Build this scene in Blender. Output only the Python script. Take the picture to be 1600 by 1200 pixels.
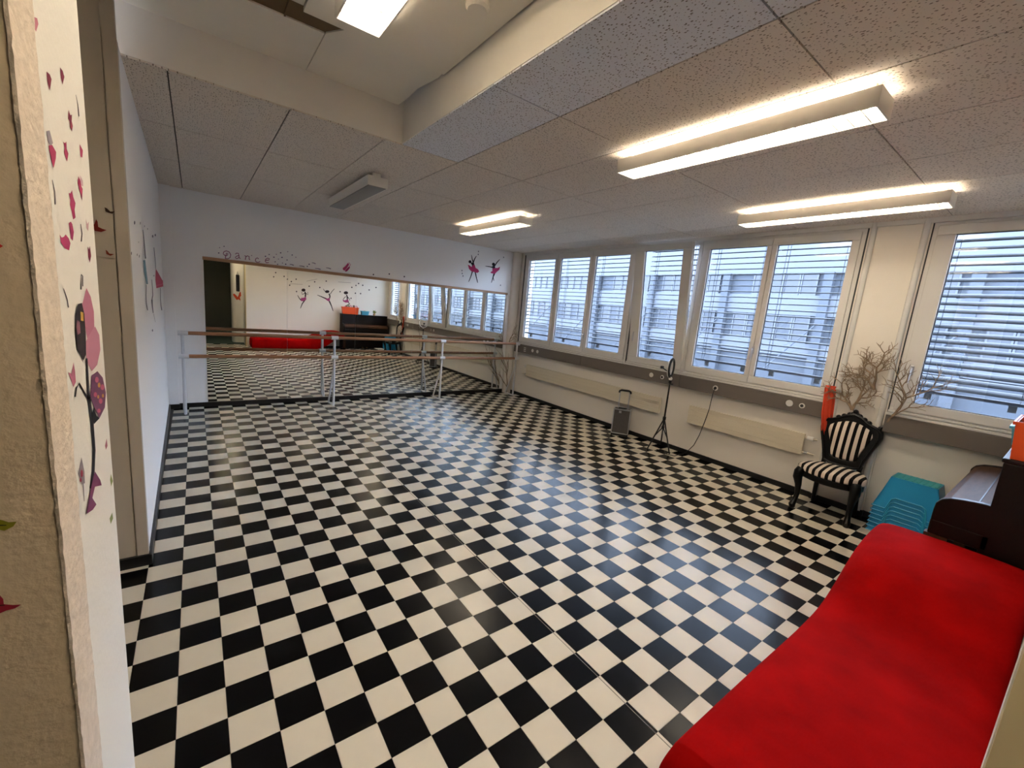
import bpy, bmesh, math, random
from mathutils import Vector, Matrix

for _o in list(bpy.data.objects):
    bpy.data.objects.remove(_o, do_unlink=True)
S = bpy.context.scene
COL = S.collection
T = 1.0 / 6.0            # one floor tile, in metres; most of the room is laid out in tiles

# ------------------------------------------------------------------ camera
F_PX = 660.762
RV = Vector((1.70506, -0.48875, 0.53950))
CAM = Vector((0.67098, -10.67426, 10.41547))      # tiles
_R = Matrix.Rotation(RV.length, 3, RV.normalized())   # world -> (right, down, forward)
cam_d = bpy.data.cameras.new('camera')
cam_d.sensor_width = 36.0
cam_d.sensor_fit = 'HORIZONTAL'
cam_d.lens = F_PX / 1600.0 * 36.0
cam_d.clip_start = 0.02
cam = bpy.data.objects.new('camera', cam_d)
COL.objects.link(cam)
_m = Matrix((_R[0], -_R[1], -_R[2])).transposed().to_4x4()
_m.translation = CAM * T
cam.matrix_world = _m
S.camera = cam

# ------------------------------------------------------------------ world (overcast daylight) and exposure
W = bpy.data.worlds.new('overcast_sky')
S.world = W
W.use_nodes = True
bg = W.node_tree.nodes['Background']
bg.inputs['Color'].default_value = (0.60, 0.73, 1.0, 1)
bg.inputs['Strength'].default_value = 11.5
S.view_settings.view_transform = 'Standard'
S.view_settings.look = 'None'
S.view_settings.exposure = 1.25
S.view_settings.gamma = 1.0
S.view_settings.use_curve_mapping = False
LAMP = 22.5              # emission of a fluorescent tube
LAMP_COL = (1.0, 0.89, 0.72, 1)

# ------------------------------------------------------------------ photo pixel -> point on a plane (tiles)
def ray(x, y):
    return _R.transposed() @ Vector(((x - 800) / F_PX, (y - 600) / F_PX, 1.0))

def pix(x, y, p0, n):
    d = ray(x, y)
    t = (Vector(p0) - CAM).dot(Vector(n)) / d.dot(Vector(n))
    return CAM + d * t

def project(p):
    q = _R @ (Vector(p) - CAM)
    if q.z <= 0.05:
        return None
    return (800 + F_PX * q.x / q.z, 600 + F_PX * q.y / q.z)

# ------------------------------------------------------------------ materials
def lin(h):
    h = h.lstrip('#')
    o = []
    for i in (0, 2, 4):
        c = int(h[i:i + 2], 16) / 255.0
        o.append(c / 12.92 if c <= 0.04045 else ((c + 0.055) / 1.055) ** 2.4)
    return (*o, 1.0)

MATS = {}
def mat(name, col, rough=0.5, metal=0.0, spec=0.5, noise=0.0, nscale=8.0, bump=0.0, bscale=60.0, stretch=None, sheen=0.0, coat=0.0):
    if name in MATS:
        return MATS[name]
    m = bpy.data.materials.new(name)
    m.use_nodes = True
    nt = m.node_tree
    b = nt.nodes['Principled BSDF']
    c = lin(col) if isinstance(col, str) else (*col, 1.0)
    b.inputs['Base Color'].default_value = c
    b.inputs['Roughness'].default_value = rough
    b.inputs['Metallic'].default_value = metal
    b.inputs['Specular IOR Level'].default_value = spec
    if sheen:
        b.inputs['Sheen Weight'].default_value = sheen
        b.inputs['Sheen Roughness'].default_value = 0.4
    if coat:
        b.inputs['Coat Weight'].default_value = coat
        b.inputs['Coat Roughness'].default_value = 0.08
    if noise or bump:
        tc = nt.nodes.new('ShaderNodeTexCoord')
        mp = nt.nodes.new('ShaderNodeMapping')
        nt.links.new(tc.outputs['Object'], mp.inputs['Vector'])
        if stretch:
            mp.inputs['Scale'].default_value = stretch
        if noise:
            n = nt.nodes.new('ShaderNodeTexNoise')
            n.inputs['Scale'].default_value = nscale
            n.inputs['Detail'].default_value = 5
            nt.links.new(mp.outputs['Vector'], n.inputs['Vector'])
            r = nt.nodes.new('ShaderNodeValToRGB')
            r.color_ramp.elements[0].position = 0.3
            r.color_ramp.elements[1].position = 0.7
            r.color_ramp.elements[0].color = (*[max(0, v * (1 - noise)) for v in c[:3]], 1)
            r.color_ramp.elements[1].color = (*[min(1, v * (1 + noise)) for v in c[:3]], 1)
            nt.links.new(n.outputs['Fac'], r.inputs['Fac'])
            nt.links.new(r.outputs['Color'], b.inputs['Base Color'])
        if bump:
            n2 = nt.nodes.new('ShaderNodeTexNoise')
            n2.inputs['Scale'].default_value = bscale
            n2.inputs['Detail'].default_value = 4
            nt.links.new(mp.outputs['Vector'], n2.inputs['Vector'])
            bp = nt.nodes.new('ShaderNodeBump')
            bp.inputs['Strength'].default_value = bump
            bp.inputs['Distance'].default_value = 0.01
            nt.links.new(n2.outputs['Fac'], bp.inputs['Height'])
            nt.links.new(bp.outputs['Normal'], b.inputs['Normal'])
    MATS[name] = m
    return m

def emit(name, col, strength):
    m = bpy.data.materials.new(name)
    m.use_nodes = True
    b = m.node_tree.nodes['Principled BSDF']
    b.inputs['Base Color'].default_value = (0.8, 0.8, 0.8, 1)
    b.inputs['Emission Color'].default_value = col
    b.inputs['Emission Strength'].default_value = strength
    return m

def glass_mat():
    m = bpy.data.materials.new('window_glass')
    m.use_nodes = True
    nt = m.node_tree
    nt.nodes.remove(nt.nodes['Principled BSDF'])
    out = nt.nodes['Material Output']
    tr = nt.nodes.new('ShaderNodeBsdfTransparent')
    tr.inputs['Color'].default_value = (0.93, 0.96, 0.97, 1)
    gl = nt.nodes.new('ShaderNodeBsdfGlossy')
    gl.inputs['Roughness'].default_value = 0.02
    lw_ = nt.nodes.new('ShaderNodeLayerWeight')
    lw_.inputs['Blend'].default_value = 0.5
    pw = nt.nodes.new('ShaderNodeMath'); pw.operation = 'POWER'
    pw.inputs[1].default_value = 5.0
    nt.links.new(lw_.outputs['Facing'], pw.inputs[0])
    fr = nt.nodes.new('ShaderNodeMath'); fr.operation = 'MULTIPLY_ADD'
    fr.inputs[1].default_value = 0.9
    fr.inputs[2].default_value = 0.04
    nt.links.new(pw.outputs[0], fr.inputs[0])
    mx = nt.nodes.new('ShaderNodeMixShader')
    nt.links.new(fr.outputs[0], mx.inputs['Fac'])
    nt.links.new(tr.outputs['BSDF'], mx.inputs[1])
    nt.links.new(gl.outputs['BSDF'], mx.inputs[2])
    nt.links.new(mx.outputs['Shader'], out.inputs['Surface'])
    return m

def ceiling_mat(name, col):
    """mineral fibre panel: fine elongated pin holes"""
    m = mat(name, col, rough=0.95, spec=0.1)
    nt = m.node_tree
    b = nt.nodes['Principled BSDF']
    tc = nt.nodes.new('ShaderNodeTexCoord')
    mp = nt.nodes.new('ShaderNodeMapping')
    mp.inputs['Scale'].default_value = (75, 48, 1)
    nt.links.new(tc.outputs['Object'], mp.inputs['Vector'])
    ns = nt.nodes.new('ShaderNodeTexNoise')
    ns.inputs['Scale'].default_value = 14
    nt.links.new(tc.outputs['Object'], ns.inputs['Vector'])
    add = nt.nodes.new('ShaderNodeMixRGB')
    add.blend_type = 'ADD'
    add.inputs['Fac'].default_value = 1.4
    nt.links.new(mp.outputs['Vector'], add.inputs['Color1'])
    nt.links.new(ns.outputs['Color'], add.inputs['Color2'])
    v = nt.nodes.new('ShaderNodeTexVoronoi')
    v.voronoi_dimensions = '2D'
    v.inputs['Scale'].default_value = 1.0
    nt.links.new(add.outputs['Color'], v.inputs['Vector'])
    sep = nt.nodes.new('ShaderNodeSeparateColor')
    nt.links.new(v.outputs['Color'], sep.inputs['Color'])
    rad = nt.nodes.new('ShaderNodeMath')
    rad.operation = 'MULTIPLY'
    rad.inputs[1].default_value = 0.27
    nt.links.new(sep.outputs['Red'], rad.inputs[0])
    lt = nt.nodes.new('ShaderNodeMath')
    lt.operation = 'LESS_THAN'
    nt.links.new(v.outputs['Distance'], lt.inputs[0])
    nt.links.new(rad.outputs['Value'], lt.inputs[1])
    mx = nt.nodes.new('ShaderNodeMixRGB')
    c = lin(col)
    mx.inputs['Color1'].default_value = c
    mx.inputs['Color2'].default_value = (c[0] * 0.34, c[1] * 0.31, c[2] * 0.28, 1)
    nt.links.new(lt.outputs['Value'], mx.inputs['Fac'])
    nt.links.new(mx.outputs['Color'], b.inputs['Base Color'])
    return m

def stripe_mat(name, axis, period, c1, c2, duty=0.5, off=0.0):
    m = mat(name, c1, rough=0.85, spec=0.15)
    nt = m.node_tree
    b = nt.nodes['Principled BSDF']
    tc = nt.nodes.new('ShaderNodeTexCoord')
    sp = nt.nodes.new('ShaderNodeSeparateXYZ')
    nt.links.new(tc.outputs['Object'], sp.inputs['Vector'])
    a = nt.nodes.new('ShaderNodeMath'); a.operation = 'MULTIPLY_ADD'
    a.inputs[1].default_value = 1.0 / period
    a.inputs[2].default_value = 100.0 + off
    nt.links.new(sp.outputs[axis], a.inputs[0])
    f = nt.nodes.new('ShaderNodeMath'); f.operation = 'FRACT'
    nt.links.new(a.outputs[0], f.inputs[0])
    g = nt.nodes.new('ShaderNodeMath'); g.operation = 'GREATER_THAN'
    g.inputs[1].default_value = duty
    nt.links.new(f.outputs[0], g.inputs[0])
    mx = nt.nodes.new('ShaderNodeMixRGB')
    mx.inputs['Color1'].default_value = lin(c1)
    mx.inputs['Color2'].default_value = lin(c2)
    nt.links.new(g.outputs[0], mx.inputs['Fac'])
    nt.links.new(mx.outputs['Color'], b.inputs['Base Color'])
    return m

M_WALL = mat('white_wall_paint', '#f0eeec', 0.7, spec=0.3, bump=0.12, bscale=90)
M_WALLW = mat('warm_white_paint', '#e4ddd2', 0.7, spec=0.3, bump=0.1, bscale=90)
M_PARTN = mat('beige_wall_paint', '#dcc8ac', 0.75, spec=0.2, noise=0.05, nscale=3, bump=0.35, bscale=45)
M_PARTE = mat('cream_wall_paint', '#e6e1d8', 0.7, spec=0.3, bump=0.12, bscale=60)
M_ROUGH = mat('rough_corner_plaster', '#d8c9b8', 0.9, spec=0.1, noise=0.08, nscale=40, bump=0.45, bscale=70)
M_PANEL = mat('beige_panel', '#bbb1a3', 0.55, spec=0.3, noise=0.03, nscale=4)
M_BLACK = mat('black_baseboard', '#0d0d0e', 0.35)
M_GROUT = mat('floor_underlay', '#4a4640', 0.8)
M_TB = mat('black_vinyl_tile', '#0b0a0b', 0.22, spec=0.15, noise=0.35, nscale=7, bump=0.03, bscale=14)
M_TW = mat('ivory_vinyl_tile', '#cdc3b0', 0.30, spec=0.2, noise=0.035, nscale=6, bump=0.03, bscale=14)
M_CEIL = ceiling_mat('perforated_ceiling_panel', '#ddd2c6')
M_CEILB = ceiling_mat('paler_ceiling_panel', '#dfe1e8')
M_CEILD = mat('ceiling_joint', '#3f3932', 0.9)
M_UP = mat('smooth_upper_panel', '#ece6da', 0.75, spec=0.2, noise=0.03, nscale=2)
M_BROWN = mat('brown_board', '#6d5738', 0.7, noise=0.1, nscale=6)
M_BULK = mat('bulkhead_paint', '#eee8e0', 0.7, spec=0.2, noise=0.03, nscale=3)
M_FRAME = mat('window_frame_white', '#d8d5d0', 0.4, spec=0.4)
M_GASK_SHADE = mat('dark_gasket_and_gap_shade', '#2a2a2c', 0.6)
M_GLASS = glass_mat()
M_DUCT = mat('grey_brown_duct', '#6b6259', 0.45)
M_SLAT = mat('blind_slat_metal', '#1f2229', 0.7, metal=0.0)
M_SLATD = mat('blind_cord', '#30333c', 0.8)
M_RAD = mat('cream_radiator_enamel', '#d6cbb4', 0.4)
M_METAL = mat('steel', '#b9b9b9', 0.3, metal=1.0)
M_WHITE = mat('white_plastic', '#e6e3dc', 0.4)
M_HOUS = mat('lamp_housing', '#ebe6dc', 0.5)
M_LOUV = mat('lamp_louver', '#efe9dc', 0.35)
M_TUBE = emit('fluorescent_tube', LAMP_COL, LAMP)
M_TUBEO = mat('unlit_tube', '#d8d8d4', 0.3)
M_DIFF = mat('grey_prismatic_diffuser', '#8f8a84', 0.4, bump=0.3, bscale=150)
M_MIRR = mat('mirror_silver', (0.86, 0.88, 0.86), 0.0, metal=1.0)
M_RAIL = mat('mirror_rail_wood', '#a8805c', 0.5, noise=0.12, nscale=6, stretch=(1, 12, 12))
M_BARW = mat('barre_wood', '#9a6c4b', 0.4, noise=0.2, nscale=5, stretch=(1, 14, 14))
M_BARM = mat('white_barre_steel', '#d6d6d8', 0.35)
M_RED = mat('red_suede', '#980706', 0.9, spec=0.03, noise=0.22, nscale=4.5, bump=0.45, bscale=7)
M_PIANO = mat('dark_mahogany', '#140805', 0.45, spec=0.25, noise=0.3, nscale=4, stretch=(2, 10, 10))
M_PIANL = mat('brown_mahogany_lid', '#4a3020', 0.65, spec=0.2, noise=0.25, nscale=4, stretch=(2, 10, 10))
M_ORANGE = mat('orange_plastic', '#e8541a', 0.4)
M_BASK = mat('sky_blue_plastic', '#5fb6d6', 0.4)
M_TEAL = mat('teal_plastic', '#1f97cf', 0.38)
M_TEALR = mat('teal_plastic_rim', '#2b9cc6', 0.35)
M_TEALT = mat('teal_plastic_tread', '#2f9fa8', 0.6, bump=0.4, bscale=60)
M_CHBLK = mat('black_lacquer_wood', '#070606', 0.33, spec=0.3)
M_STR_S = stripe_mat('seat_stripe_fabric', 'Y', 0.0585, '#d8c8b8', '#0f0c0c', 0.52)
M_STR_B = stripe_mat('back_stripe_fabric', 'Y', 0.0585, '#d8c8b8', '#0f0c0c', 0.52, 0.5)
M_BARK = mat('dry_twig_bark', '#8f7a62', 0.8, noise=0.35, nscale=20)
M_ROPE = mat('orange_rope', '#d8421d', 0.7, bump=0.5, bscale=120)
M_BLKP = mat('black_plastic', '#141416', 0.45)
M_ALU = mat('aluminium', '#c8c8cc', 0.35, metal=0.9)
M_CASE = mat('grey_case_panel', '#55504f', 0.5, noise=0.08, nscale=30)
M_GREEN = mat('green_carpet', '#33443c', 0.95)
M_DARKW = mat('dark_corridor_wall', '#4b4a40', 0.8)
M_JAMB = mat('jamb_cream', '#e4d0a4', 0.6)

# ------------------------------------------------------------------ mesh builder
class MB:
    """collects shapes; coordinates are multiplied by s (tiles by default) when built"""
    def __init__(self, s=T):
        self.s = s; self.v = []; self.f = []; self.mi = []; self.k = 0
    def add(self, vs, fs):
        n = len(self.v)
        self.v += [tuple(p) for p in vs]
        self.f += [tuple(i + n for i in f) for f in fs]
        self.mi += [self.k] * len(fs)
        return self
    def box(self, x0, x1, y0, y1, z0, z1):
        x0, x1 = min(x0, x1), max(x0, x1); y0, y1 = min(y0, y1), max(y0, y1); z0, z1 = min(z0, z1), max(z0, z1)
        return self.add([(x0, y0, z0), (x1, y0, z0), (x1, y1, z0), (x0, y1, z0), (x0, y0, z1), (x1, y0, z1), (x1, y1, z1), (x0, y1, z1)],
                        [(0, 3, 2, 1), (4, 5, 6, 7), (0, 1, 5, 4), (1, 2, 6, 5), (2, 3, 7, 6), (3, 0, 4, 7)])
    def hexa(self, b, t):
        """bottom quad and top quad (same winding)"""
        return self.add(list(b) + list(t), [(0, 3, 2, 1), (4, 5, 6, 7), (0, 1, 5, 4), (1, 2, 6, 5), (2, 3, 7, 6), (3, 0, 4, 7)])
    def prism(self, pts, fn0, fn1):
        n = len(pts)
        a = [fn0(*p) for p in pts]; b = [fn1(*p) for p in pts]
        return self.add(a + b, [tuple(range(n))[::-1], tuple(range(n, 2 * n))] + [(i, (i + 1) % n, n + (i + 1) % n, n + i) for i in range(n)])
    def tube(self, pts, r, n=8, closed=False):
        pts = [Vector(p) for p in pts]
        N = len(pts)
        rs = r if isinstance(r, (list, tuple)) else [r] * N
        vs = []; fs = []
        prev = None
        for i, p in enumerate(pts):
            if closed:
                d = (pts[(i + 1) % N] - pts[i - 1])
            else:
                d = pts[min(i + 1, N - 1)] - pts[max(i - 1, 0)]
            d.normalize()
            if prev is None:
                u = d.cross(Vector((0, 0, 1)))
                if u.length < 0.1:
                    u = d.cross(Vector((1, 0, 0)))
            else:
                u = prev - d * prev.dot(d)
            u.normalize(); prev = u
            w = d.cross(u)
            for k in range(n):
                a = 2 * math.pi * k / n
                vs.append(p + (u * math.cos(a) + w * math.sin(a)) * rs[i])
        for i in range(N if closed else N - 1):
            j = (i + 1) % N
            for k in range(n):
                fs.append((i * n + k, i * n + (k + 1) % n, j * n + (k + 1) % n, j * n + k))
        if not closed:
            fs.append(tuple(range(n))[::-1]); fs.append(tuple((N - 1) * n + k for k in range(n)))
        return self.add(vs, fs)
    def lathe(self, prof, c, n=16, axis='z'):
        vs = []; fs = []
        for r, h in prof:
            for k in range(n):
                a = 2 * math.pi * k / n
                if axis == 'z':
                    vs.append((c[0] + r * math.cos(a), c[1] + r * math.sin(a), c[2] + h))
                elif axis == 'x':
                    vs.append((c[0] + h, c[1] + r * math.cos(a), c[2] + r * math.sin(a)))
                else:
                    vs.append((c[0] + r * math.cos(a), c[1] + h, c[2] + r * math.sin(a)))
        for i in range(len(prof) - 1):
            for k in range(n):
                fs.append((i * n + k, i * n + (k + 1) % n, (i + 1) * n + (k + 1) % n, (i + 1) * n + k))
        fs.append(tuple(range(n))[::-1]); fs.append(tuple((len(prof) - 1) * n + k for k in range(n)))
        return self.add(vs, fs)
    def sphere(self, c, r, n=10, sz=1.0):
        prof = [(max(0.001, math.sin(math.pi * i / 6)) * r, -math.cos(math.pi * i / 6) * r * sz) for i in range(7)]
        return self.lathe(prof, c, n)
    def mesh(self, name, mats, off=(0, 0, 0), smooth=False, bevel=0.0, seg=2):
        me = bpy.data.meshes.new(name)
        s = self.s
        me.from_pydata([(p[0] * s - off[0], p[1] * s - off[1], p[2] * s - off[2]) for p in self.v], [], self.f)
        if not isinstance(mats, (list, tuple)):
            mats = [mats]
        for m in mats:
            me.materials.append(m)
        if len(mats) > 1:
            me.polygons.foreach_set('material_index', self.mi)
        bm = bmesh.new(); bm.from_mesh(me)
        bmesh.ops.recalc_face_normals(bm, faces=bm.faces)
        if bevel:
            bmesh.ops.bevel(bm, geom=list(bm.edges), offset=bevel, segments=seg, affect='EDGES', profile=0.5, clamp_overlap=True)
        bm.to_mesh(me); bm.free()
        if smooth:
            me.polygons.foreach_set('use_smooth', [True] * len(me.polygons))
            try:
                me.set_sharp_from_angle(angle=math.radians(40))
            except Exception:
                pass
        me.update()
        return me
    def build(self, name, mats, parent=None, smooth=False, bevel=0.0, seg=2, origin=None):
        if parent is not None:
            off = parent['_org'] if '_org' in parent else (0, 0, 0)
            off = tuple(off)
        elif origin is not None:
            off = tuple(c * self.s for c in origin)
        else:
            # origin at the base centre
            xs = [p[0] for p in self.v]; ys = [p[1] for p in self.v]; zs = [p[2] for p in self.v]
            off = ((min(xs) + max(xs)) / 2 * self.s, (min(ys) + max(ys)) / 2 * self.s, min(zs) * self.s)
        o = bpy.data.objects.new(name, self.mesh(name, mats, off, smooth, bevel, seg))
        COL.objects.link(o)
        if parent is not None:
            o.parent = parent
        else:
            o.location = off
        o['_org'] = off
        return o

def tag(o, label=None, cat=None, group=None, kind=None):
    if label: o['label'] = label
    if cat: o['category'] = cat
    if group: o['group'] = group
    if kind: o['kind'] = kind
    return o

def thing(name, label=None, cat=None, loc=(0, 0, 0), group=None, kind=None):
    o = bpy.data.objects.new(name, None)
    COL.objects.link(o)
    o.empty_display_size = 0.1
    o.location = tuple(c * T for c in loc)
    o['_org'] = tuple(c * T for c in loc)
    return tag(o, label, cat, group, kind)

def clone(o, parent, dx=(0, 0, 0)):
    c = o.copy(); COL.objects.link(c); c.parent = parent
    c.location = Vector(o.location) + Vector(dx)
    return c

def struct(o):
    o['kind'] = 'structure'
    return o

# ------------------------------------------------------------------ main dimensions (tiles)
ZC = 17.36            # ceiling
YB = 32.83            # mirror wall
XW = 33.05            # window wall
YF = -11.30           # wall behind the red chaise
XJ = 7.75             # end of that wall
XE, YE = -0.52, 9.45  # partition face / well face
WX, WZ = 8.45, 19.0   # well side, well ceiling
def xl(y):            # the left wall is a little out of square
    return -1.0 - 0.30 * (y - 8.5) / (YB - 8.5)

# ------------------------------------------------------------------ floor
floor = struct(MB().box(-8, XW + 0.3, -14.0, YB + 0.6, -0.6, -0.02).build('floor', M_GROUT, origin=(0, 0, 0)))
TH = 0.02
def tile_mesh(name, m):
    g = 0.006
    return MB().box(g, 1 - g, g, 1 - g, -TH, 0).mesh(name, m)
tm = (tile_mesh('ivory_tile', M_TW), tile_mesh('black_tile', M_TB))
cells = []
for i in range(-8, 33):
    for j in range(-14, 33):
        if i < -1 and j >= 9 or (j > 32):
            continue
        q = [project((i + a, j + b, 0)) for a, b in ((0, 0), (1, 0), (1, 1), (0, 1))]
        area = 0
        if all(q):
            cx = sum(p[0] for p in q) / 4; cy = sum(p[1] for p in q) / 4
            if 0 < cx < 1600 and 0 < cy < 1230 and cx > 128 + 0.0745 * cy and not (i >= 8 and j <= -8):
                area = abs(sum(q[k][0] * q[(k + 1) % 4][1] - q[(k + 1) % 4][0] * q[k][1] for k in range(4))) / 2
        cells.append((area, i, j))
cells.sort(reverse=True)
# colour of a cell: col A..B of row -1..0 is ivory/black as in the photograph
def is_black(i, j):
    return (i + j) % 2 == 1
rest = MB()
for n, (a, i, j) in enumerate(cells):
    k = 1 if is_black(i, j) else 0
    if n < 300:
        o = bpy.data.objects.new('floor_tile', tm[k])
        COL.objects.link(o)
        o.parent = floor
        o.location = (i * T, j * T, 0)
    else:
        rest.k = k
        g = 0.006
        y1 = min(j + 1 - g, YB); x1 = min(i + 1 - g, XW)
        rest.box(i + g, x1, j + g, y1, -TH, 0)
rest.build('floor_tile_field', [M_TW, M_TB], floor)['kind'] = 'stuff'
sm = MB()
for sx in (9.90,):
    sm.box(sx - 0.012, sx + 0.012, -10.5, 32.4, -0.01, 0.004)
sm.build('vinyl_seam', mat('seam_line', '#6a6256', 0.6), floor)

# corridor behind the camera (seen in the mirror)
struct(MB().box(-8, XJ + 0.4, -27, -14.0, -0.6, 0.0).build('floor_corridor', M_GREEN))
struct(MB().box(-8, XJ + 0.4, -27.6, -27, 0, ZC).build('wall_corridor_end', M_DARKW))
struct(MB().box(-8.6, -8, -27, 12, 0, 20).build('wall_corridor_side', M_DARKW))
struct(MB().box(-8, XJ + 3, -27, -18.0, ZC, ZC + 0.5).build('ceiling_corridor', M_DARKW))
cw = struct(MB().box(XJ, XJ + 0.8, -27, -12.65, 0, ZC).build('wall_corridor_right', M_WALLW))

# ------------------------------------------------------------------ ceiling
ceil = struct(MB().box(WX + 0.1, XW + 2, -11.5, YE + 0.1, ZC + 0.06, ZC + 0.5).box(-2.5, XW + 2, YE + 0.1, YB + 1, ZC + 0.06, ZC + 0.5).build('ceiling', M_CEILD, origin=(0, 0, 0)))
xs = [-2.4, 0.15, 3.9, 7.65, 11.35, 15.1, 18.85, 22.6, 26.35, 30.1, XW]
g = 0.024
for a, b in zip(xs[:-1], xs[1:]):
    for y0, y1 in ((-11.4, -5.2), (-5.2, 2.0), (2.0, 9.1), (9.1, 16.3), (16.3, 23.5), (23.5, YB)):
        x0, x1 = a, b
        if b <= 7.7 and y1 <= 9.2:
            continue
        if y1 <= 9.2 and a < WX:
            x0 = WX
        if y0 == 9.1 and a < WX:
            y0 = YE
        if y1 == 9.1 and a < WX:
            y1 = YE
        pale = y1 <= YE
        m = M_CEILB if (abs(b - 11.35) < 0.01 and pale) else M_CEIL
        MB().box(x0 + g, x1 - g, y0 + g, y1 - g, ZC, ZC + 0.08).build('ceiling_panel', m, ceil)
# raised well with its bulkhead faces
struct(MB().box(-8, WX + 0.25, YE, YE + 0.25, ZC + 0.05, 20.2).build('wall_well_bulkhead', M_BULK))
struct(MB().box(WX, WX + 0.25, -18.3, YE, ZC + 0.05, 20.2).build('wall_well_side', M_BULK))
struct(MB().box(-8, WX + 0.25, -18.3, -18.0, ZC, 20.2).build('wall_well_end', M_BULK))
up = struct(MB().box(-8, WX + 0.3, -18.3, YE + 0.3, 20.2, 20.5).build('ceiling_well', M_CEILD, origin=(0, 0, 0)))
def upanel(pts, z, m=M_UP, th=0.12):
    return MB().prism(pts, lambda x, y: (x, y, z), lambda x, y: (x, y, z + th)).build('well_panel', m, up)
upanel([(4.45, 6.3), (4.45, YE), (8.2, YE), (8.25, 8.6), (8.22, 7.4), (8.45, 6.0), (8.4, 5.45), (5.0, 5.45)], 18.93)
upanel([(-8, 6.35), (-8, YE), (4.42, YE), (4.42, 6.35)], 18.93)
upanel([(3.6, -18), (8.35, -18), (8.38, 5.4), (5.25, 5.4), (3.6, 5.4)], 18.80)
upanel([(-8, -18), (3.57, -18), (3.57, 5.2), (-8, 5.2)], 18.86)
brn = [(-8, 5.0), (-8, 6.6), (4.9, 6.6)] + [(4.9 + 0.62 * math.sin(a), 6.0 + 0.6 * math.cos(a)) for a in [math.pi * k / 10 for k in range(0, 11)]] + [(4.9, 5.0)]
MB().prism(brn, lambda x, y: (x, y, 18.98), lambda x, y: (x, y, 19.06)).build('brown_backing_board', M_BROWN, up)
upanel([(3.2, 5.2), (3.2, 6.3), (3.25, 6.3), (3.25, 5.2)], 18.9, M_BROWN)
MB().lathe([(0.05, 0), (0.28, 0), (0.34, 0.08), (0.34, 0.2)], (7.3, 1.25, 18.6), 16).build('smoke_detector_base', M_UP, up)

# ------------------------------------------------------------------ walls
back = struct(MB().box(-1.5, XW + 0.5, YB, YB + 0.6, 0, ZC + 0.2).build('wall_back', M_WALL, origin=(0, YB, 0)))
MB().box(xl(32), -0.62, YB - 0.28, YB + 0.05, 0, ZC + 0.02).build('corner_pier', M_WALL, back)
MB().lathe([(0.62, 0), (0.62, ZC)], (XW - 0.35, YB - 0.15, 0), 20).build('corner_pipe_casing', M_WALLW, back, smooth=True)
def lwall():
    b = MB()
    p = [(xl(8.5), 8.5), (xl(YB), YB), (-1.9, YB), (-1.9, 8.5)]
    return b.prism(p, lambda x, y: (x, y, 0), lambda x, y: (x, y, ZC + 0.02))
lw = struct(lwall().build('wall_left', M_WALL, origin=(-1.15, 8.5, 0)))
ret = struct(MB().box(-8, xl(8.5) - 0.005, 8.38, 8.6, 0, 20.1).build('wall_left_return', M_PANEL, origin=(-1, 8.5, 0)))
MB().box(-1.30, xl(8.5) + 0.015, 8.30, 8.6, 0.0, ZC).build('edge_post', M_PANEL, ret)
MB().box(-3.2, -1.34, 8.33, 8.4, 10.92, 20.0).build('upper_panel', M_PANEL, ret)
MB().box(-3.2, -1.34, 8.33, 8.4, 0.0, 10.86).build('lower_panel', M_PANEL, ret)

# foreground pier with its rough plaster corner
pr = [(-8, -4.78), (XE - 0.02, -4.78), (XE, -4.7), (XE, -1.60), (-8, -1.60)]
part = struct(MB().prism(pr, lambda x, y: (x, y, 0), lambda x, y: (x, y, 20.1)).build('wall_partition', M_PARTN, origin=(XE, -3, 0)))
MB().box(XE - 0.02, XE + 0.012, -4.05, -1.595, 0, 20.1).build('end_face', M_PARTE, part)
rb = random.Random(3)
cb = MB()
zs = [k * 0.08 for k in range(0, 252)]
vv = []; ff = []
prof = [(XE - 0.022, -4.77), (XE - 0.016, -4.80), (XE + 0.012, -4.80), (XE + 0.024, -4.45), (XE + 0.028, -4.08), (XE + 0.0, -4.02)]
for z in zs:
    for k, (x, y) in enumerate(prof):
        jx = rb.uniform(-0.004, 0.004) if 0 < k < 5 else 0
        jy = rb.uniform(-0.012, 0.006) if 0 < k < 5 else 0
        vv.append((x + jx, y + jy, z))
n = len(prof)
for a in range(len(zs) - 1):
    for k in range(n - 1):
        ff.append((a * n + k, a * n + k + 1, (a + 1) * n + k + 1, (a + 1) * n + k))
cb.add(vv, ff)
cb.build('rough_plaster_corner', M_ROUGH, part, smooth=True)

# wall behind the chaise, its end is the jamb beside the camera
wf = struct(MB().box(XJ, XW + 0.5, -12.64, YF, 0, ZC + 0.02).build('wall_front', M_WALLW, origin=(XJ, YF, 0)))
MB().box(XJ, 8.12, -12.6, -10.885, 0, ZC + 0.02).build('jamb_pier', M_WALLW, wf)
MB().box(XJ - 0.06, XJ + 0.02, -12.6, -10.90, 0, ZC).build('jamb_board', M_JAMB, wf)
MB().box(XJ - 0.12, XJ - 0.04, -12.72, -12.42, 0, ZC).build('jamb_strip', mat('jamb_strip_brown', '#7d6a3c', 0.6), wf)

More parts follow.
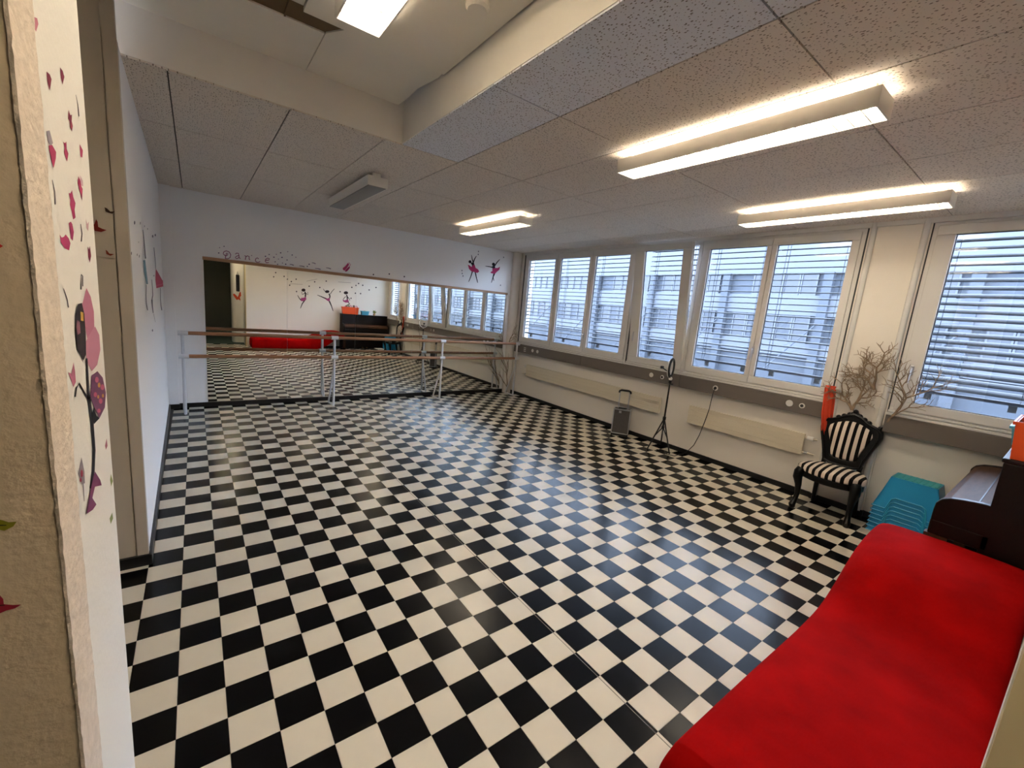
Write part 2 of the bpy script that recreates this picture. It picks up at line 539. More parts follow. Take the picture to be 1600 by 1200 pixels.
# window wall
wr = struct(MB().box(XW, XW + 1.6, -12, YB + 0.6, 0, 6.5).build('wall_right', M_WALLW, origin=(XW, 10, 0)))
MB().box(XW + 0.25, XW + 1.4, -12, YB + 0.6, 17.0, 19).build('lintel', M_WALLW, wr)
struct(MB().box(XW - 0.25, XW + 0.3, -10.8, 31.5, 17.1, ZC + 0.02).build('trim_1', M_FRAME))
MB().box(XW, XW + 1.4, 31.45, YB + 0.6, 6.5, ZC).build('corner_post', M_WALLW, wr)
MB().box(XW, XW + 1.4, -12.5, -10.25, 6.5, ZC).build('end_post', M_WALLW, wr)
pl = struct(MB().box(XW - 0.12, XW + 1.4, -4.5, -1.75, 0.0, ZC).build('wall_right_pillar', M_WALLW, origin=(XW, -3.1, 0)))
for yy in (-1.98, -4.28):
    MB().tube([(XW - 0.16, yy, 0.3), (XW - 0.16, yy, ZC)], 0.15, 10).build('vertical_rail', M_FRAME, pl, smooth=True)

# baseboards
def base(name, *a):
    return struct(MB().box(*a).build(name, M_BLACK))
base('baseboard_back', -0.62, XW, YB - 0.09, YB, 0, 0.38)
base('baseboard_back_pier', xl(32) - 0.02, -0.60, YB - 0.40, YB - 0.27, 0, 0.38)
bl = MB().prism([(xl(8.3) + 0.1, 8.2), (xl(YB) + 0.1, YB - 0.3), (xl(YB), YB - 0.3), (xl(8.3) - 0.05, 8.2)], lambda x, y: (x, y, 0), lambda x, y: (x, y, 0.40))
struct(bl.build('baseboard_left', M_BLACK))
base('baseboard_left_return', -8, xl(8.3) + 0.06, 8.2, 8.33, 0, 0.40)
base('baseboard_right', XW - 0.10, XW, -1.75, YB - 0.6, 0, 0.36)
base('baseboard_right_pillar', XW - 0.22, XW - 0.1, -4.55, -1.7, 0, 0.36)
base('baseboard_right_near', XW - 0.10, XW, -10.8, -4.5, 0, 0.36)
base('baseboard_front', 8.3, XW - 0.1, YF, YF + 0.10, 0, 0.36)

# ------------------------------------------------------------------ windows
ZP0, ZP1 = 7.28, 16.45
def ring(b, x0, x1, y0, y1, z0, z1, py0, py1, pz0, pz1):
    b.box(x0, x1, y0, y1, z0, pz0); b.box(x0, x1, y0, y1, pz1, z1)
    b.box(x0, x1, y0, py0, pz0, pz1); b.box(x0, x1, py1, y1, pz0, pz1)
    return b

def shear(mb, zh, k):
    mb.v = [(x - max(0, z - zh) * k, y, z) for x, y, z in mb.v]
    return mb

def blind(nm, parent_label, y0, y1, tilt, ztop, zbot, xb):
    r = thing('venetian_blind', parent_label, 'blind', (xb, (y0 + y1) / 2, zbot), 'outside venetian blinds')
    pitch = 0.415
    n = int((ztop - zbot - 0.2) / pitch)
    hw = 0.24
    me = None
    for k in range(n):
        z = ztop - 0.3 - k * pitch
        if me is None:
            dz = math.tan(tilt) * hw
            b = MB()
            pts = [(-hw, -dz), (-hw * 0.4, -dz * 0.4 + 0.03), (hw * 0.4, dz * 0.4 + 0.03), (hw, dz)]
            pts += [(x, z_ - 0.045) for x, z_ in pts[::-1]]
            b.prism(pts, lambda x, q: (x, y0, q), lambda x, q: (x, y1, q))
            me = b.mesh('slat', M_SLAT, (0, (y0 + y1) / 2 * T, 0))
        o = bpy.data.objects.new('slat', me)
        COL.objects.link(o); o.parent = r
        o.location = (0, 0, (z - zbot) * T)
    MB().box(xb - 0.16, xb + 0.16, y0, y1, zbot, zbot + 0.16).build('bottom_bar', M_SLATD, r)
    for f in (0.12, 0.16, 0.84, 0.88):
        yy = y0 + (y1 - y0) * f
        MB().box(xb - 0.26, xb - 0.24, yy - 0.012, yy + 0.012, zbot, ztop).build('ladder_cord', M_SLATD, r)
    for f in (0.2, 0.8):
        yy = y0 + (y1 - y0) * f
        MB().box(xb - 0.08, xb + 0.08, yy - 0.15, yy + 0.15, zbot - 0.35, zbot - 0.02).build('end_block', M_GASK_SHADE, r)
    return r

def handle(parent, y, z, x):
    h = MB(); h.box(x - 0.07, x, y - 0.09, y + 0.09, z - 0.28, z + 0.28)
    o = h.build('window_handle', M_ALU, parent, bevel=0.006)
    q = MB(); q.tube([(x - 0.05, y, z + 0.1), (x - 0.28, y, z + 0.1), (x - 0.30, y, z - 0.05), (x - 0.30, y, z - 0.7)], 0.055, 8)
    q.build('handle_lever', M_ALU, o, smooth=True)

wlab = {}
def window(n, yo0, yo1, panes, handles, tilted=False):
    w = thing('window_%d' % n, kind='structure', loc=(XW, (yo0 + yo1) / 2, 6.55))
    fr = MB()
    xi0, xi1 = XW - 0.02, XW + 0.42
    fr.box(xi0, xi1, yo0, yo1, 6.5, 6.9); fr.box(xi0, xi1, yo0, yo1, 16.85, 17.15)
    fr.box(xi0, xi1, yo0, yo0 + 0.3, 6.9, 16.85); fr.box(xi0, xi1, yo1 - 0.3, yo1, 6.9, 16.85)
    ps = sorted(panes)
    for (a0, a1), (b0, b1) in zip(ps[:-1], ps[1:]):
        c = (a1 + b0) / 2
        fr.box(xi0 + 0.03, xi1, c - 0.1, c + 0.1, 6.9, 16.85)
    fr.build('frame', M_FRAME, w, bevel=0.004)
    MB().box(XW - 0.32, XW + 0.05, yo0 - 0.03, yo1 + 0.03, 6.42, 6.56).build('sill_board', M_FRAME, w, bevel=0.004)
    MB().box(XW - 0.16, XW + 0.05, yo0 + 0.02, yo1 - 0.02, 6.60, 6.72).build('sill_moulding', M_FRAME, w, bevel=0.003)
    for k, (p0, p1) in enumerate(ps):
        s0 = yo0 + 0.22 if k == 0 else (ps[k - 1][1] + p0) / 2 + 0.02
        s1 = yo1 - 0.22 if k == len(ps) - 1 else (p1 + ps[k + 1][0]) / 2 - 0.02
        sb = ring(MB(), XW - 0.12, XW + 0.2, s0, s1, 6.78, 16.95, p0, p1, ZP0, ZP1)
        gk = ring(MB(), XW + 0.02, XW + 0.1, p0 - 0.02, p1 + 0.02, ZP0 - 0.02, ZP1 + 0.02, p0 + 0.035, p1 - 0.035, ZP0 + 0.035, ZP1 - 0.035)
        gl = MB().box(XW + 0.055, XW + 0.075, p0, p1, ZP0, ZP1)
        if tilted:
            for q in (sb, gk, gl):
                shear(q, 6.8, 0.098)
        s = sb.build('sash', M_FRAME, w, bevel=0.005)
        gk.build('gasket', M_GASK_SHADE, s)
        gl.build('pane', M_GLASS, s)
    for hy, hz in handles:
        handle(w, hy, hz, XW - 0.12)
    return w
window(1, 14.75, 31.4, [(25.95, 30.6), (20.72, 25.05), (15.66, 19.9)], [(20.35, 8.5)])
window(2, 8.72, 14.6, [(9.75, 13.4)], [(13.95, 9.35)], True)
window(3, -1.65, 8.68, [(3.85, 8.03), (-1.0, 3.18)], [(3.5, 9.15)])
window(4, -10.3, -4.52, [(-9.7, -5.5)], [(-5.1, 9.1)])
for k, yy in enumerate((31.52, 14.67, -1.70, -4.50)):  # dark strips at the window joints, shade of the gaps put into colour
    struct(MB().box(XW - 0.06, XW + 0.4, yy - 0.05, yy + 0.05, 6.6, 17.1).build('trim_%d' % (k + 3), M_GASK_SHADE))
XBL = XW + 0.95
bl_spec = [(25.6, 31.42, 0.10, 'first venetian blind beside the mirror wall corner'), (20.4, 25.4, 0.10, 'venetian blind in the middle pane of the three-pane window'),
           (15.2, 20.2, 0.10, 'venetian blind in the three-pane window next to the tilted sash'), (8.9, 13.9, 0.10, 'venetian blind behind the tilted open sash'),
           (3.5, 8.3, 0.12, 'venetian blind beside the tilted sash, above the cable socket'), (-1.4, 3.4, 0.12, 'venetian blind beside the pillar, above the orange rope'),
           (-10.1, -4.8, 0.42, 'steeply tilted venetian blind behind the piano')]
for k, (a, b, tl, lb) in enumerate(bl_spec):
    blind(k, lb, a, b, tl, 17.0, 7.75 if k < 6 else 7.9, XBL)
MB().box(XW - 0.30, XW - 0.2, 14.58, 14.66, 5.9, 8.3).build('trim_2', M_WHITE)['kind'] = 'structure'

# ------------------------------------------------------------------ building across the yard
YS = [2.45 + 7.0 * k for k in range(-14, 10)]
FX = 35.0
bld = thing('office_building', 'long white office building across the yard with grey pilasters', 'building', (FX / T, 20 / T, -8 / T))
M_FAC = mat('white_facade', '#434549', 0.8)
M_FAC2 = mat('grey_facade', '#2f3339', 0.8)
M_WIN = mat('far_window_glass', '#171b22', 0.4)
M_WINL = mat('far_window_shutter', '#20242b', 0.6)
y0, y1 = YS[0] - 3.5, YS[-1] + 3.5
b = MB(1.0)
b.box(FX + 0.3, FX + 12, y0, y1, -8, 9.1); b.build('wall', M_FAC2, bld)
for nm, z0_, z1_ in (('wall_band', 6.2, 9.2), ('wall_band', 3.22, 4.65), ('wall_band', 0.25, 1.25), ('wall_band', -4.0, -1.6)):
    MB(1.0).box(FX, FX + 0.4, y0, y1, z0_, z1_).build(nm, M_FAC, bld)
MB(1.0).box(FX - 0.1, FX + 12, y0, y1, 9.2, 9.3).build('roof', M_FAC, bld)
wm = {}
def wmesh(kind, w, h):
    key = (kind, w, h)
    if key not in wm:
        b = MB(1.0)
        b.box(0.1, 0.22, -w / 2, -w / 2 + 0.09, 0, h); b.box(0.1, 0.22, w / 2 - 0.09, w / 2, 0, h)
        b.box(0.1, 0.22, -w / 2, w / 2, 0, 0.09); b.box(0.1, 0.22, -w / 2, w / 2, h - 0.09, h)
        g_ = MB(1.0).box(0.16, 0.20, -w / 2 + 0.09, w / 2 - 0.09, 0.09, h - 0.09)
        wm[key] = (b.mesh('far_window', M_FAC), g_.mesh('far_pane', M_WIN if kind == 0 else M_WINL))
    return wm[key]
for bi, yp in enumerate(YS):
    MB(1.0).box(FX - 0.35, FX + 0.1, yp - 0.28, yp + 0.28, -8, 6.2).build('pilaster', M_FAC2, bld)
    MB(1.0).tube([(FX - 0.4, yp + 0.2, 2.6), (FX - 1.8, yp + 2.4, -0.8)], 0.05, 6).build('brace', M_FAC2, bld)
    for r, (z0_, h) in enumerate(((4.65, 1.55), (1.25, 1.97))):
        for k in range(5):
            yw = yp + 0.75 + 1.1 * k + 0.5
            f_, p_ = wmesh((bi + k + r) % 2 if r else 0, 1.06, h)
            if r == 0 and k == 4 and bi % 2:
                continue
            o = bpy.data.objects.new('window', f_); COL.objects.link(o); o.parent = bld
            o.location = (0, yw - 20, z0_ + 8)
            p = bpy.data.objects.new('pane', p_); COL.objects.link(p); p.parent = o
low = thing('flat_roof_annex', 'low annex with a flat blue grey roof across the yard', 'building', (20 / T, 20 / T, -8 / T))
MB(1.0).box(15, FX - 2.5, y0, y1, -8, -1.9).build('wall', M_FAC2, low)
MB(1.0).box(14.6, FX - 2.3, y0, y1, -1.9, -1.6).build('roof', mat('flat_roof', '#292d33', 0.8), low)
struct(MB(1.0).box(6, 80, -60, 120, -8.4, -8).build('ground_outside', mat('asphalt', '#4a4b4e', 0.9)))

# ------------------------------------------------------------------ mirrors
mw = thing('wall_mirror', 'wide wall mirror of five panels under a thin wooden rail', 'mirror', (16.5, YB, 0.2))
mx = [1.3, 7.36, 13.44, 19.52, 25.5, 31.62]
for a, b_ in zip(mx[:-1], mx[1:]):
    MB().box(a + 0.006, b_ - 0.006, YB - 0.05, YB - 0.001, 0.36, 12.22).build('mirror_panel', M_MIRR, mw)
MB().box(1.25, 31.68, YB - 0.10, YB, 12.20, 12.46).build('top_rail', M_RAIL, mw, bevel=0.003)

# ------------------------------------------------------------------ ceiling lamps
def lamp(name, label, x0, y0, y1, zb, lit=True, w=1.15, ztop=ZC):
    t = thing(name, label, 'ceiling lamp', (x0 + w / 2, (y0 + y1) / 2, zb), 'fluorescent ceiling lamps')
    h = 0.52
    xa, xb = x0, x0 + w
    s = MB()
    s.box(xa, xa + 0.05, y0, y1, zb, zb + h); s.box(xb - 0.05, xb, y0, y1, zb, zb + h)
    s.box(xa + 0.05, xb - 0.05, y0, y0 + 0.05, zb, zb + h); s.box(xa + 0.05, xb - 0.05, y1 - 0.05, y1, zb, zb + h)
    if not lit:
        s.box(xa + 0.05, xb - 0.05, y0 + 0.05, y1 - 0.05, zb + h - 0.05, zb + h)
    s.build('housing', M_HOUS, t)
    for yy in (y0 + 0.35, y1 - 0.35):
        MB().box(xa + 0.35, xb - 0.35, yy - 0.1, yy + 0.1, zb + h - 0.1, ztop).build('bracket', M_HOUS, t)
    if lit:
        for fx in (0.32, 0.68):
            xx = xa + w * fx
            MB().tube([(xx, y0 + 0.3, zb + 0.24), (xx, y1 - 0.3, zb + 0.24)], 0.078, 10).build('tube', M_TUBE, t, smooth=True)
        me = None
        n = 22
        for k in range(1, n):
            yy = y0 + (y1 - y0) * k / n
            if me is None:
                me = MB().hexa([(xa + 0.05, -0.015, zb + 0.02), (xb - 0.05, -0.015, zb + 0.02), (xb - 0.05, 0.015, zb + 0.02), (xa + 0.05, 0.015, zb + 0.02)],
                               [(xa + 0.05, -0.03, zb + 0.2), (xb - 0.05, -0.03, zb + 0.2), (xb - 0.05, 0.03, zb + 0.2), (xa + 0.05, 0.03, zb + 0.2)]).mesh('louver_blade', M_LOUV, ((xa + w / 2) * T, 0, zb * T))
            o = bpy.data.objects.new('louver_blade', me); COL.objects.link(o); o.parent = t
            o.location = (0, (yy - (y0 + y1) / 2) * T, 0)
    else:
        MB().box(xa + 0.08, xb - 0.08, y0 + 0.08, y1 - 0.08, zb - 0.02, zb + 0.06).build('diffuser', M_DIFF, t)
    return t
lamp('ceiling_lamp', 'lit louvred ceiling lamp next to the paler ceiling strip', 15.35, -6.2, 2.65, 16.6)
lamp('ceiling_lamp', 'lit louvred ceiling lamp close to the window pillar', 26.6, -6.05, 2.95, 16.6)
lamp('ceiling_lamp', 'lit ceiling lamp above the two ballerina stickers', 19.45, 14.9, 23.7, 16.6)
lamp('ceiling_lamp', 'unlit grey ceiling lamp near the lettering on the mirror wall', 8.6, 14.7, 23.6, 16.6, False)
lamp('ceiling_lamp', 'lit louvred lamp inside the raised ceiling well', 4.1, -5.3, 3.7, 18.1, True, 1.3, 18.82)

lamp('ceiling_lamp', 'unseen louvred lamp over the doorway, added to light the near pier face', 4.1, -16.2, -7.2, 18.1, True, 1.3, 18.82)  # unseen lamp above and behind the camera, added to brighten the near pier
# ------------------------------------------------------------------ cable duct, sockets, radiators
def duct(label, segs):
    d = thing('cable_duct', label, 'cable duct', (XW - 0.25, (segs[0] + segs[-1]) / 2, 5.42))
    for a, b_ in zip(segs[:-1], segs[1:]):
        MB().box(XW - 0.5, XW, a + 0.01, b_ - 0.01, 5.42, 6.42).build('duct_cover', M_DUCT, d, bevel=0.004)
    return d
duct('long grey cable duct under the windows beside the mirror wall', [-1.7, 8.6, 20.0, 31.6])
duct('short grey cable duct under the window behind the piano', [-10.7, -4.55])
M_SOC = mat('socket_white', '#dedad0', 0.4)
def socket(y, label, hole=True, r=0.2):
    t = thing('wall_socket', label, 'socket', (XW - 0.5, y, 5.75))
    MB().lathe([(r, 0), (r, -0.03), (r * 0.9, -0.05)], (XW - 0.5, y, 5.95), 18, 'x').build('plate', M_SOC, t)
    if hole:
        MB().lathe([(r * 0.6, -0.045), (r * 0.6, -0.056)], (XW - 0.5, y, 5.95), 14, 'x').build('recess', M_GASK_SHADE, t)
    return t
socket(27.9, 'blank round socket cover on the duct nearest the mirror wall', False)
socket(27.0, 'round socket next to the blank cover nearest the mirror wall', False)
socket(11.35, 'blank round cover on the duct, left half of the pair by the ring light', False)
socket(10.25, 'round socket with dark recess on the duct by the ring light', True, 0.17)
socket(5.54, 'round socket with the black power cable plugged in', True)
socket(0.40, 'blank round cover on the duct beside the orange rope', False, 0.22)
socket(-0.35, 'round socket with dark recess beside the orange rope', True, 0.17)
for k in range(3):
    z = 5.65 + 0.2 * k
    tag(MB().box(XW - 0.515, XW - 0.49, 29.2, 29.6, z, z + 0.08).build('switch_bar', M_SOC), 'small white switch bar at the duct end by the corner', 'switch', 'switch bars at the duct end')

def radiator(label, y0, y1, z0, z1, vy):
    t = thing('radiator', label, 'radiator', (XW - 0.2, (y0 + y1) / 2, z0))
    n = 4
    h = (z1 - z0) / n
    for k in range(n):
        MB().box(XW - 0.42, XW - 0.22, y0, y1, z0 + k * h + 0.004, z0 + (k + 1) * h - 0.004).build('radiator_tube', M_RAD, t, bevel=0.002)
    MB().box(XW - 0.23, XW - 0.12, y0 + 0.03, y1 - 0.03, z0 + 0.05, z1 - 0.05).build('back_plate', M_RAD, t)
    for f in (0.15, 0.85):
        yy = y0 + (y1 - y0) * f
        MB().box(XW - 0.14, XW, yy - 0.1, yy + 0.1, z0 + 0.3, z1 - 0.3).build('bracket', M_RAD, t)
    s = 1 if vy > (y0 + y1) / 2 else -1
    for zz in (z0 + 0.2, z1 - 0.25):
        MB().tube([(XW - 0.28, vy - s * 0.1, zz), (XW - 0.28, vy + s * 0.7, zz)], 0.06, 8).build('pipe', M_RAD, t, smooth=True)
    MB().tube([(XW - 0.28, vy + s * 0.15, z1 - 0.25), (XW - 0.28, vy + s * 0.5, z1 - 0.25)], 0.15, 10).build('valve', M_WHITE, t, smooth=True)
    MB().tube([(XW - 0.28, vy + s * 0.12, z0 + 0.2), (XW - 0.28, vy + s * 0.3, z0 + 0.2)], 0.1, 8).build('coupling', M_METAL, t, smooth=True)
radiator('long cream panel radiator between mirror wall and ring light', 10.2, 28.9, 2.75, 4.15, 28.9)
radiator('shorter cream panel radiator between ring light and striped chair', -0.82, 7.45, 2.70, 4.15, -0.82)

# ------------------------------------------------------------------ ballet barre
YP = 30.42
bar = thing('ballet_barre', 'white free-standing double ballet barre with brown wooden rails', 'ballet barre', (16, YP, 0))
PX = [-0.2, 10.9, 22.0, 32.1]
for k, x in enumerate(PX):
    MB().tube([(x, YP, 0.03), (x, YP, 6.55)], 0.11, 10).build('post', M_BARM, bar, smooth=True)
    MB().tube([(x - 0.1, YP + 1.45, 0.06), (x, YP + 0.05, 3.6)], 0.09, 8).build('brace_leg', M_BARM, bar, smooth=True)
    MB().tube([(x, YP - 0.1, 0.08), (x - 0.1, YP + 1.5, 0.08)], 0.08, 8).build('foot_bar', M_BARM, bar, smooth=True)
    for z in (6.46, 4.66):
        e0, e1 = (-0.28, 0.32) if k else (-0.28, 0.36)
        c = MB().tube([(x + e0, YP - 0.02, z), (x + e1, YP - 0.02, z)], 0.185, 12)
        c.build('clamp', M_BARM, bar, smooth=True)
for z in (6.46, 4.66):
    for a, b_ in zip(PX[:-1], PX[1:]):
        MB().tube([(a + 0.2, YP - 0.02, z), (b_ - 0.15, YP - 0.02, z)], 0.145, 12).build('rail', M_BARW, bar, smooth=True)

# ------------------------------------------------------------------ red chaise
def chaise():
    top = [(8.14, 1.25), (8.2, 1.62), (8.5, 1.86), (9.0, 1.92), (12, 1.92), (14.5, 1.86), (16.0, 1.9), (16.9, 2.06), (17.8, 2.45), (18.6, 2.88), (19.4, 3.2), (20.4, 3.42), (21.6, 3.5), (22.6, 3.42), (23.05, 3.22), (23.2, 2.9)]
    bot = [(8.14, 0.5), (8.2, 0.18), (8.5, 0.08), (9.0, 0.05), (12, 0.05), (14.5, 0.05), (16.5, 0.05), (18.2, 0.1), (19.3, 0.35), (20.2, 0.8), (20.9, 1.3), (21.5, 1.75), (22.0, 2.05), (22.6, 2.3), (23.0, 2.45), (23.2, 2.6)]
    ya, yb_ = YF + 0.11, -7.05
    # cross-section: superellipse around (mid, mid)
    n = 28
    b = MB(); vs = []; fs = []
    rr = random.Random(5)
    N = 70
    def interp(tab, f):
        f = f * (len(tab) - 1); i = min(int(f), len(tab) - 2); u = f - i
        p0 = tab[max(i - 1, 0)]; p1 = tab[i]; p2 = tab[i + 1]; p3 = tab[min(i + 2, len(tab) - 1)]
        return tuple(0.5 * (2 * p1[k] + (p2[k] - p0[k]) * u + (2 * p0[k] - 5 * p1[k] + 4 * p2[k] - p3[k]) * u * u + (3 * p1[k] - p0[k] - 3 * p2[k] + p3[k]) * u ** 3) for k in (0, 1))
    for i in range(N + 1):
        f = i / N
        t_ = interp(top, f); o_ = interp(bot, f)
        ends = min(i, N - i)
        sh = {0: 0.45, 1: 0.74, 2: 0.88, 3: 0.95, 4: 0.985}.get(ends, 1.0)
        ym = (ya + yb_) / 2; hw = (yb_ - ya) / 2 * {0: 0.90, 1: 0.95, 2: 0.975, 3: 0.99}.get(ends, 1.0)
        for k in range(n):
            a = 2 * math.pi * k / n
            ca, sa = math.cos(a), math.sin(a)
            e = 0.28
            py = math.copysign(abs(ca) ** e, ca); pz = math.copysign(abs(sa) ** (e * 1.15), sa)
            fz = (pz * sh + 1) / 2
            x = o_[0] + (t_[0] - o_[0]) * fz
            z = o_[1] + (t_[1] - o_[1]) * fz
            if pz > 0.8:
                # soft creases where the fabric folds at the bend
                z += 0.035 * math.exp(-((x - 15.6 - 0.25 * (py)) / 0.25) ** 2) - 0.04 * math.exp(-((x - 15.1 - 0.3 * py) / 0.3) ** 2)
                z += 0.03 * math.exp(-((x - 14.3 + 0.5 * py) / 0.2) ** 2) + 0.05 * (1 - py * py)
            vs.append((x, ym + py * hw, z))
    for i in range(N):
        for k in range(n):
            fs.append((i * n + k, i * n + (k + 1) % n, (i + 1) * n + (k + 1) % n, (i + 1) * n + k))
    fs.append(tuple(range(n))[::-1]); fs.append(tuple(N * n + k for k in range(n)))
    b.add(vs, fs)
    return b
ch = tag(chaise().build('chaise_lounge', M_RED, smooth=True), 'red suede wave-shaped chaise lounge with a raised headrest along the wall', 'chaise lounge')

# ------------------------------------------------------------------ piano
pn = thing('upright_piano', 'dark brown upright piano with closed key lid by the window', 'piano', (27.8, -9.6, 0))
PX0, PX1 = 23.35, 32.3
PYB = YF + 0.12
MB().box(PX0, PX0 + 0.22, PYB, -9.72, 0, 6.7).build('side_panel', M_PIANO, pn, bevel=0.006)
MB().box(PX1 - 0.22, PX1, PYB, -9.72, 0, 6.7).build('side_panel', M_PIANO, pn, bevel=0.006)
MB().box(PX0 - 0.03, PX1 + 0.03, PYB, -9.66, 6.7, 6.86).build('top_lid', M_PIANO, pn, bevel=0.008)
MB().box(PX0 + 0.2, PX1 - 0.2, PYB + 0.05, -9.86, 4.4, 6.7).build('upper_panel', M_PIANO, pn)
MB().box(PX0 + 0.2, PX1 - 0.2, PYB + 0.05, -9.9, 0.3, 3.6).build('lower_panel', M_PIANO, pn)
MB().box(PX0, PX1, -9.95, -8.35, 3.35, 3.95).build('key_bed', M_PIANO, pn, bevel=0.01)
prof = [(-9.8, 3.9), (-9.8, 5.05), (-9.55, 5.06), (-9.1, 5.0), (-8.75, 4.93), (-8.5, 4.8), (-8.38, 4.6), (-8.36, 4.3), (-8.36, 3.9)]
for xa in (PX0, PX1 - 0.3):
    MB().prism(prof, lambda y, z: (xa, y, z), lambda y, z: (xa + 0.3, y, z)).build('cheek', M_PIANO, pn, bevel=0.006)
lid = [(-9.78, 4.98), (-9.4, 4.98), (-9.0, 4.93), (-8.7, 4.86), (-8.5, 4.74), (-8.42, 4.55), (-8.42, 4.35), (-8.55, 4.35), (-8.6, 4.6), (-8.8, 4.72), (-9.78, 4.8)]
MB().prism(lid, lambda y, z: (PX0 + 0.3, y, z), lambda y, z: (PX1 - 0.3, y, z)).build('key_lid', M_PIANL, pn)
MB().box(PX0 + 0.3, PX1 - 0.3, -9.44, -9.4, 4.97, 5.0).build('lid_hinge', M_PIANO, pn)
MB().box(PX0 + 0.3, PX1 - 0.3, -8.6, -8.45, 3.95, 4.36).build('key_slip', M_PIANO, pn)
for xa in (PX0 + 0.05, PX1 - 0.45):
    lg = MB()
    pts = [(-8.75, 0.25, 0.22), (-8.7, 0.9, 0.17), (-8.62, 1.8, 0.17), (-8.55, 2.6, 0.24), (-8.6, 3.35, 0.34)]
    for p, q in zip(pts[:-1], pts[1:]):
        lg.hexa([(xa, p[0] - p[2], p[1]), (xa + 0.4, p[0] - p[2], p[1]), (xa + 0.4, p[0] + p[2], p[1]), (xa, p[0] + p[2], p[1])],
                [(xa, q[0] - q[2], q[1]), (xa + 0.4, q[0] - q[2], q[1]), (xa + 0.4, q[0] + q[2], q[1]), (xa, q[0] + q[2], q[1])])
    lg.build('leg', M_PIANL, pn)
    MB().box(xa - 0.02, xa + 0.42, -9.9, -8.45, 0.02, 0.3).build('toe_block', M_PIANO, pn, bevel=0.008)
for k in (-1, 1):
    MB().box(27.8 + k * 0.4 - 0.12, 27.8 + k * 0.4 + 0.12, -9.9, -9.2, 0.35, 0.42).build('pedal', mat('brass', '#a98a4a', 0.3, metal=1.0), pn)

# things on the piano
def tub(name, label, cat, x0, x1, y0, y1, z0, h, m, taper, rim, slots=False):
    t = thing(name, label, cat, ((x0 + x1) / 2, (y0 + y1) / 2, z0))
    w = 0.04
    a = taper
    b = MB()
    lo = [(x0 + a, y0 + a), (x1 - a, y0 + a), (x1 - a, y1 - a), (x0 + a, y1 - a)]
    hi = [(x0, y0), (x1, y0), (x1, y1), (x0, y1)]
    li = [(x0 + a + w, y0 + a + w), (x1 - a - w, y0 + a + w), (x1 - a - w, y1 - a - w), (x0 + a + w, y1 - a - w)]
    hi_i = [(x0 + w, y0 + w), (x1 - w, y0 + w), (x1 - w, y1 - w), (x0 + w, y1 - w)]
    vs = [(x, y, z0) for x, y in lo] + [(x, y, z0 + h) for x, y in hi] + [(x, y, z0 + w) for x, y in li] + [(x, y, z0 + h) for x, y in hi_i]
    fs = [(0, 3, 2, 1)] + [(i, (i + 1) % 4, 4 + (i + 1) % 4, 4 + i) for i in range(4)] + [(4 + i, 4 + (i + 1) % 4, 12 + (i + 1) % 4, 12 + i) for i in range(4)]
    fs += [(8 + (i + 1) % 4, 8 + i, 12 + i, 12 + (i + 1) % 4) for i in range(4)] + [(8, 9, 10, 11)]
    b.add(vs, fs).build('tub_body', m, t)
    r = rim
    rb_ = MB()
    rb_.box(x0 - r, x1 + r, y0 - r, y0, z0 + h - 0.08, z0 + h + 0.03); rb_.box(x0 - r, x1 + r, y1, y1 + r, z0 + h - 0.08, z0 + h + 0.03)
    rb_.box(x0 - r, x0, y0, y1, z0 + h - 0.08, z0 + h + 0.03); rb_.box(x1, x1 + r, y0, y1, z0 + h - 0.08, z0 + h + 0.03)
    rb_.build('rim', m, t)
    if slots:
        for k in range(4):
            for q in range(5):
                yy = y0 + a + (y1 - y0 - 2 * a) * (q + 0.5) / 5
                MB().box(x0 + a * 0.5 - 0.03, x0 + a * 0.5 + 0.05, yy - 0.05, yy + 0.05, z0 + 0.15 + k * 0.14, z0 + 0.24 + k * 0.14).build('slot', M_GASK_SHADE, t)
    return t
tub('storage_tub', 'orange plastic storage tub on top of the piano', 'tub', 23.42, 26.5, -10.6, -9.72, 6.86, 1.3, M_ORANGE, 0.10, 0.06)
tub('storage_basket', 'small sky blue slotted basket on the piano beside the orange tub', 'basket', 27.0, 28.5, -10.3, -9.5, 6.86, 0.75, M_BASK, 0.12, 0.06, True)
rt = random.Random(8)
def toy(label, c, r, m, kind):
    if kind == 0:
        q = MB().tube([(c[0] + r * math.cos(a), c[1] + 0.25 * r * math.sin(3 * a), c[2] + r * math.sin(a)) for a in [k * math.pi / 8 for k in range(16)]], r * 0.28, 8, True)
    elif kind == 1:
        q = MB().tube([(c[0] + 0.09 * k * r, c[1] + 0.35 * r * math.sin(k), c[2] + 0.45 * r * math.cos(k * 0.8)) for k in range(-8, 9)], [0.25 * r + 0.1 * r * math.sin(k) for k in range(17)], 8)
    else:
        q = MB().lathe([(0.1 * r, -r), (0.5 * r, -0.8 * r), (0.55 * r, 0), (0.3 * r, 0.3 * r), (0.5 * r, 0.6 * r), (0.3 * r, r)], c, 10)
    return tag(q.build('toy', m, smooth=True), label, 'toy')
M_PINK = mat('pink_cloth', '#d56a86', 0.8); M_PINKP = mat('pale_pink_cloth', '#d9aeb4', 0.85)
M_GRN = mat('green_plastic', '#3f8a3a', 0.5); M_BRNT = mat('brown_fur', '#5a4334', 0.9)
toy('pink rolled ribbon sticking out of the orange tub', (24.3, -10.2, 8.2), 0.34, M_PINK, 1)
toy('green hoop resting in the orange tub', (24.5, -9.97, 8.3), 0.24, M_GRN, 0)
toy('pale pink cloth bundle heaped in the orange tub', (25.05, -10.2, 8.3), 0.45, M_PINKP, 1)
toy('dark brown soft toy in the orange tub', (25.65, -10.1, 8.25), 0.36, M_BRNT, 2)
toy('pink hoop at the far end of the orange tub', (26.1, -10.2, 8.22), 0.24, M_PINK, 0)
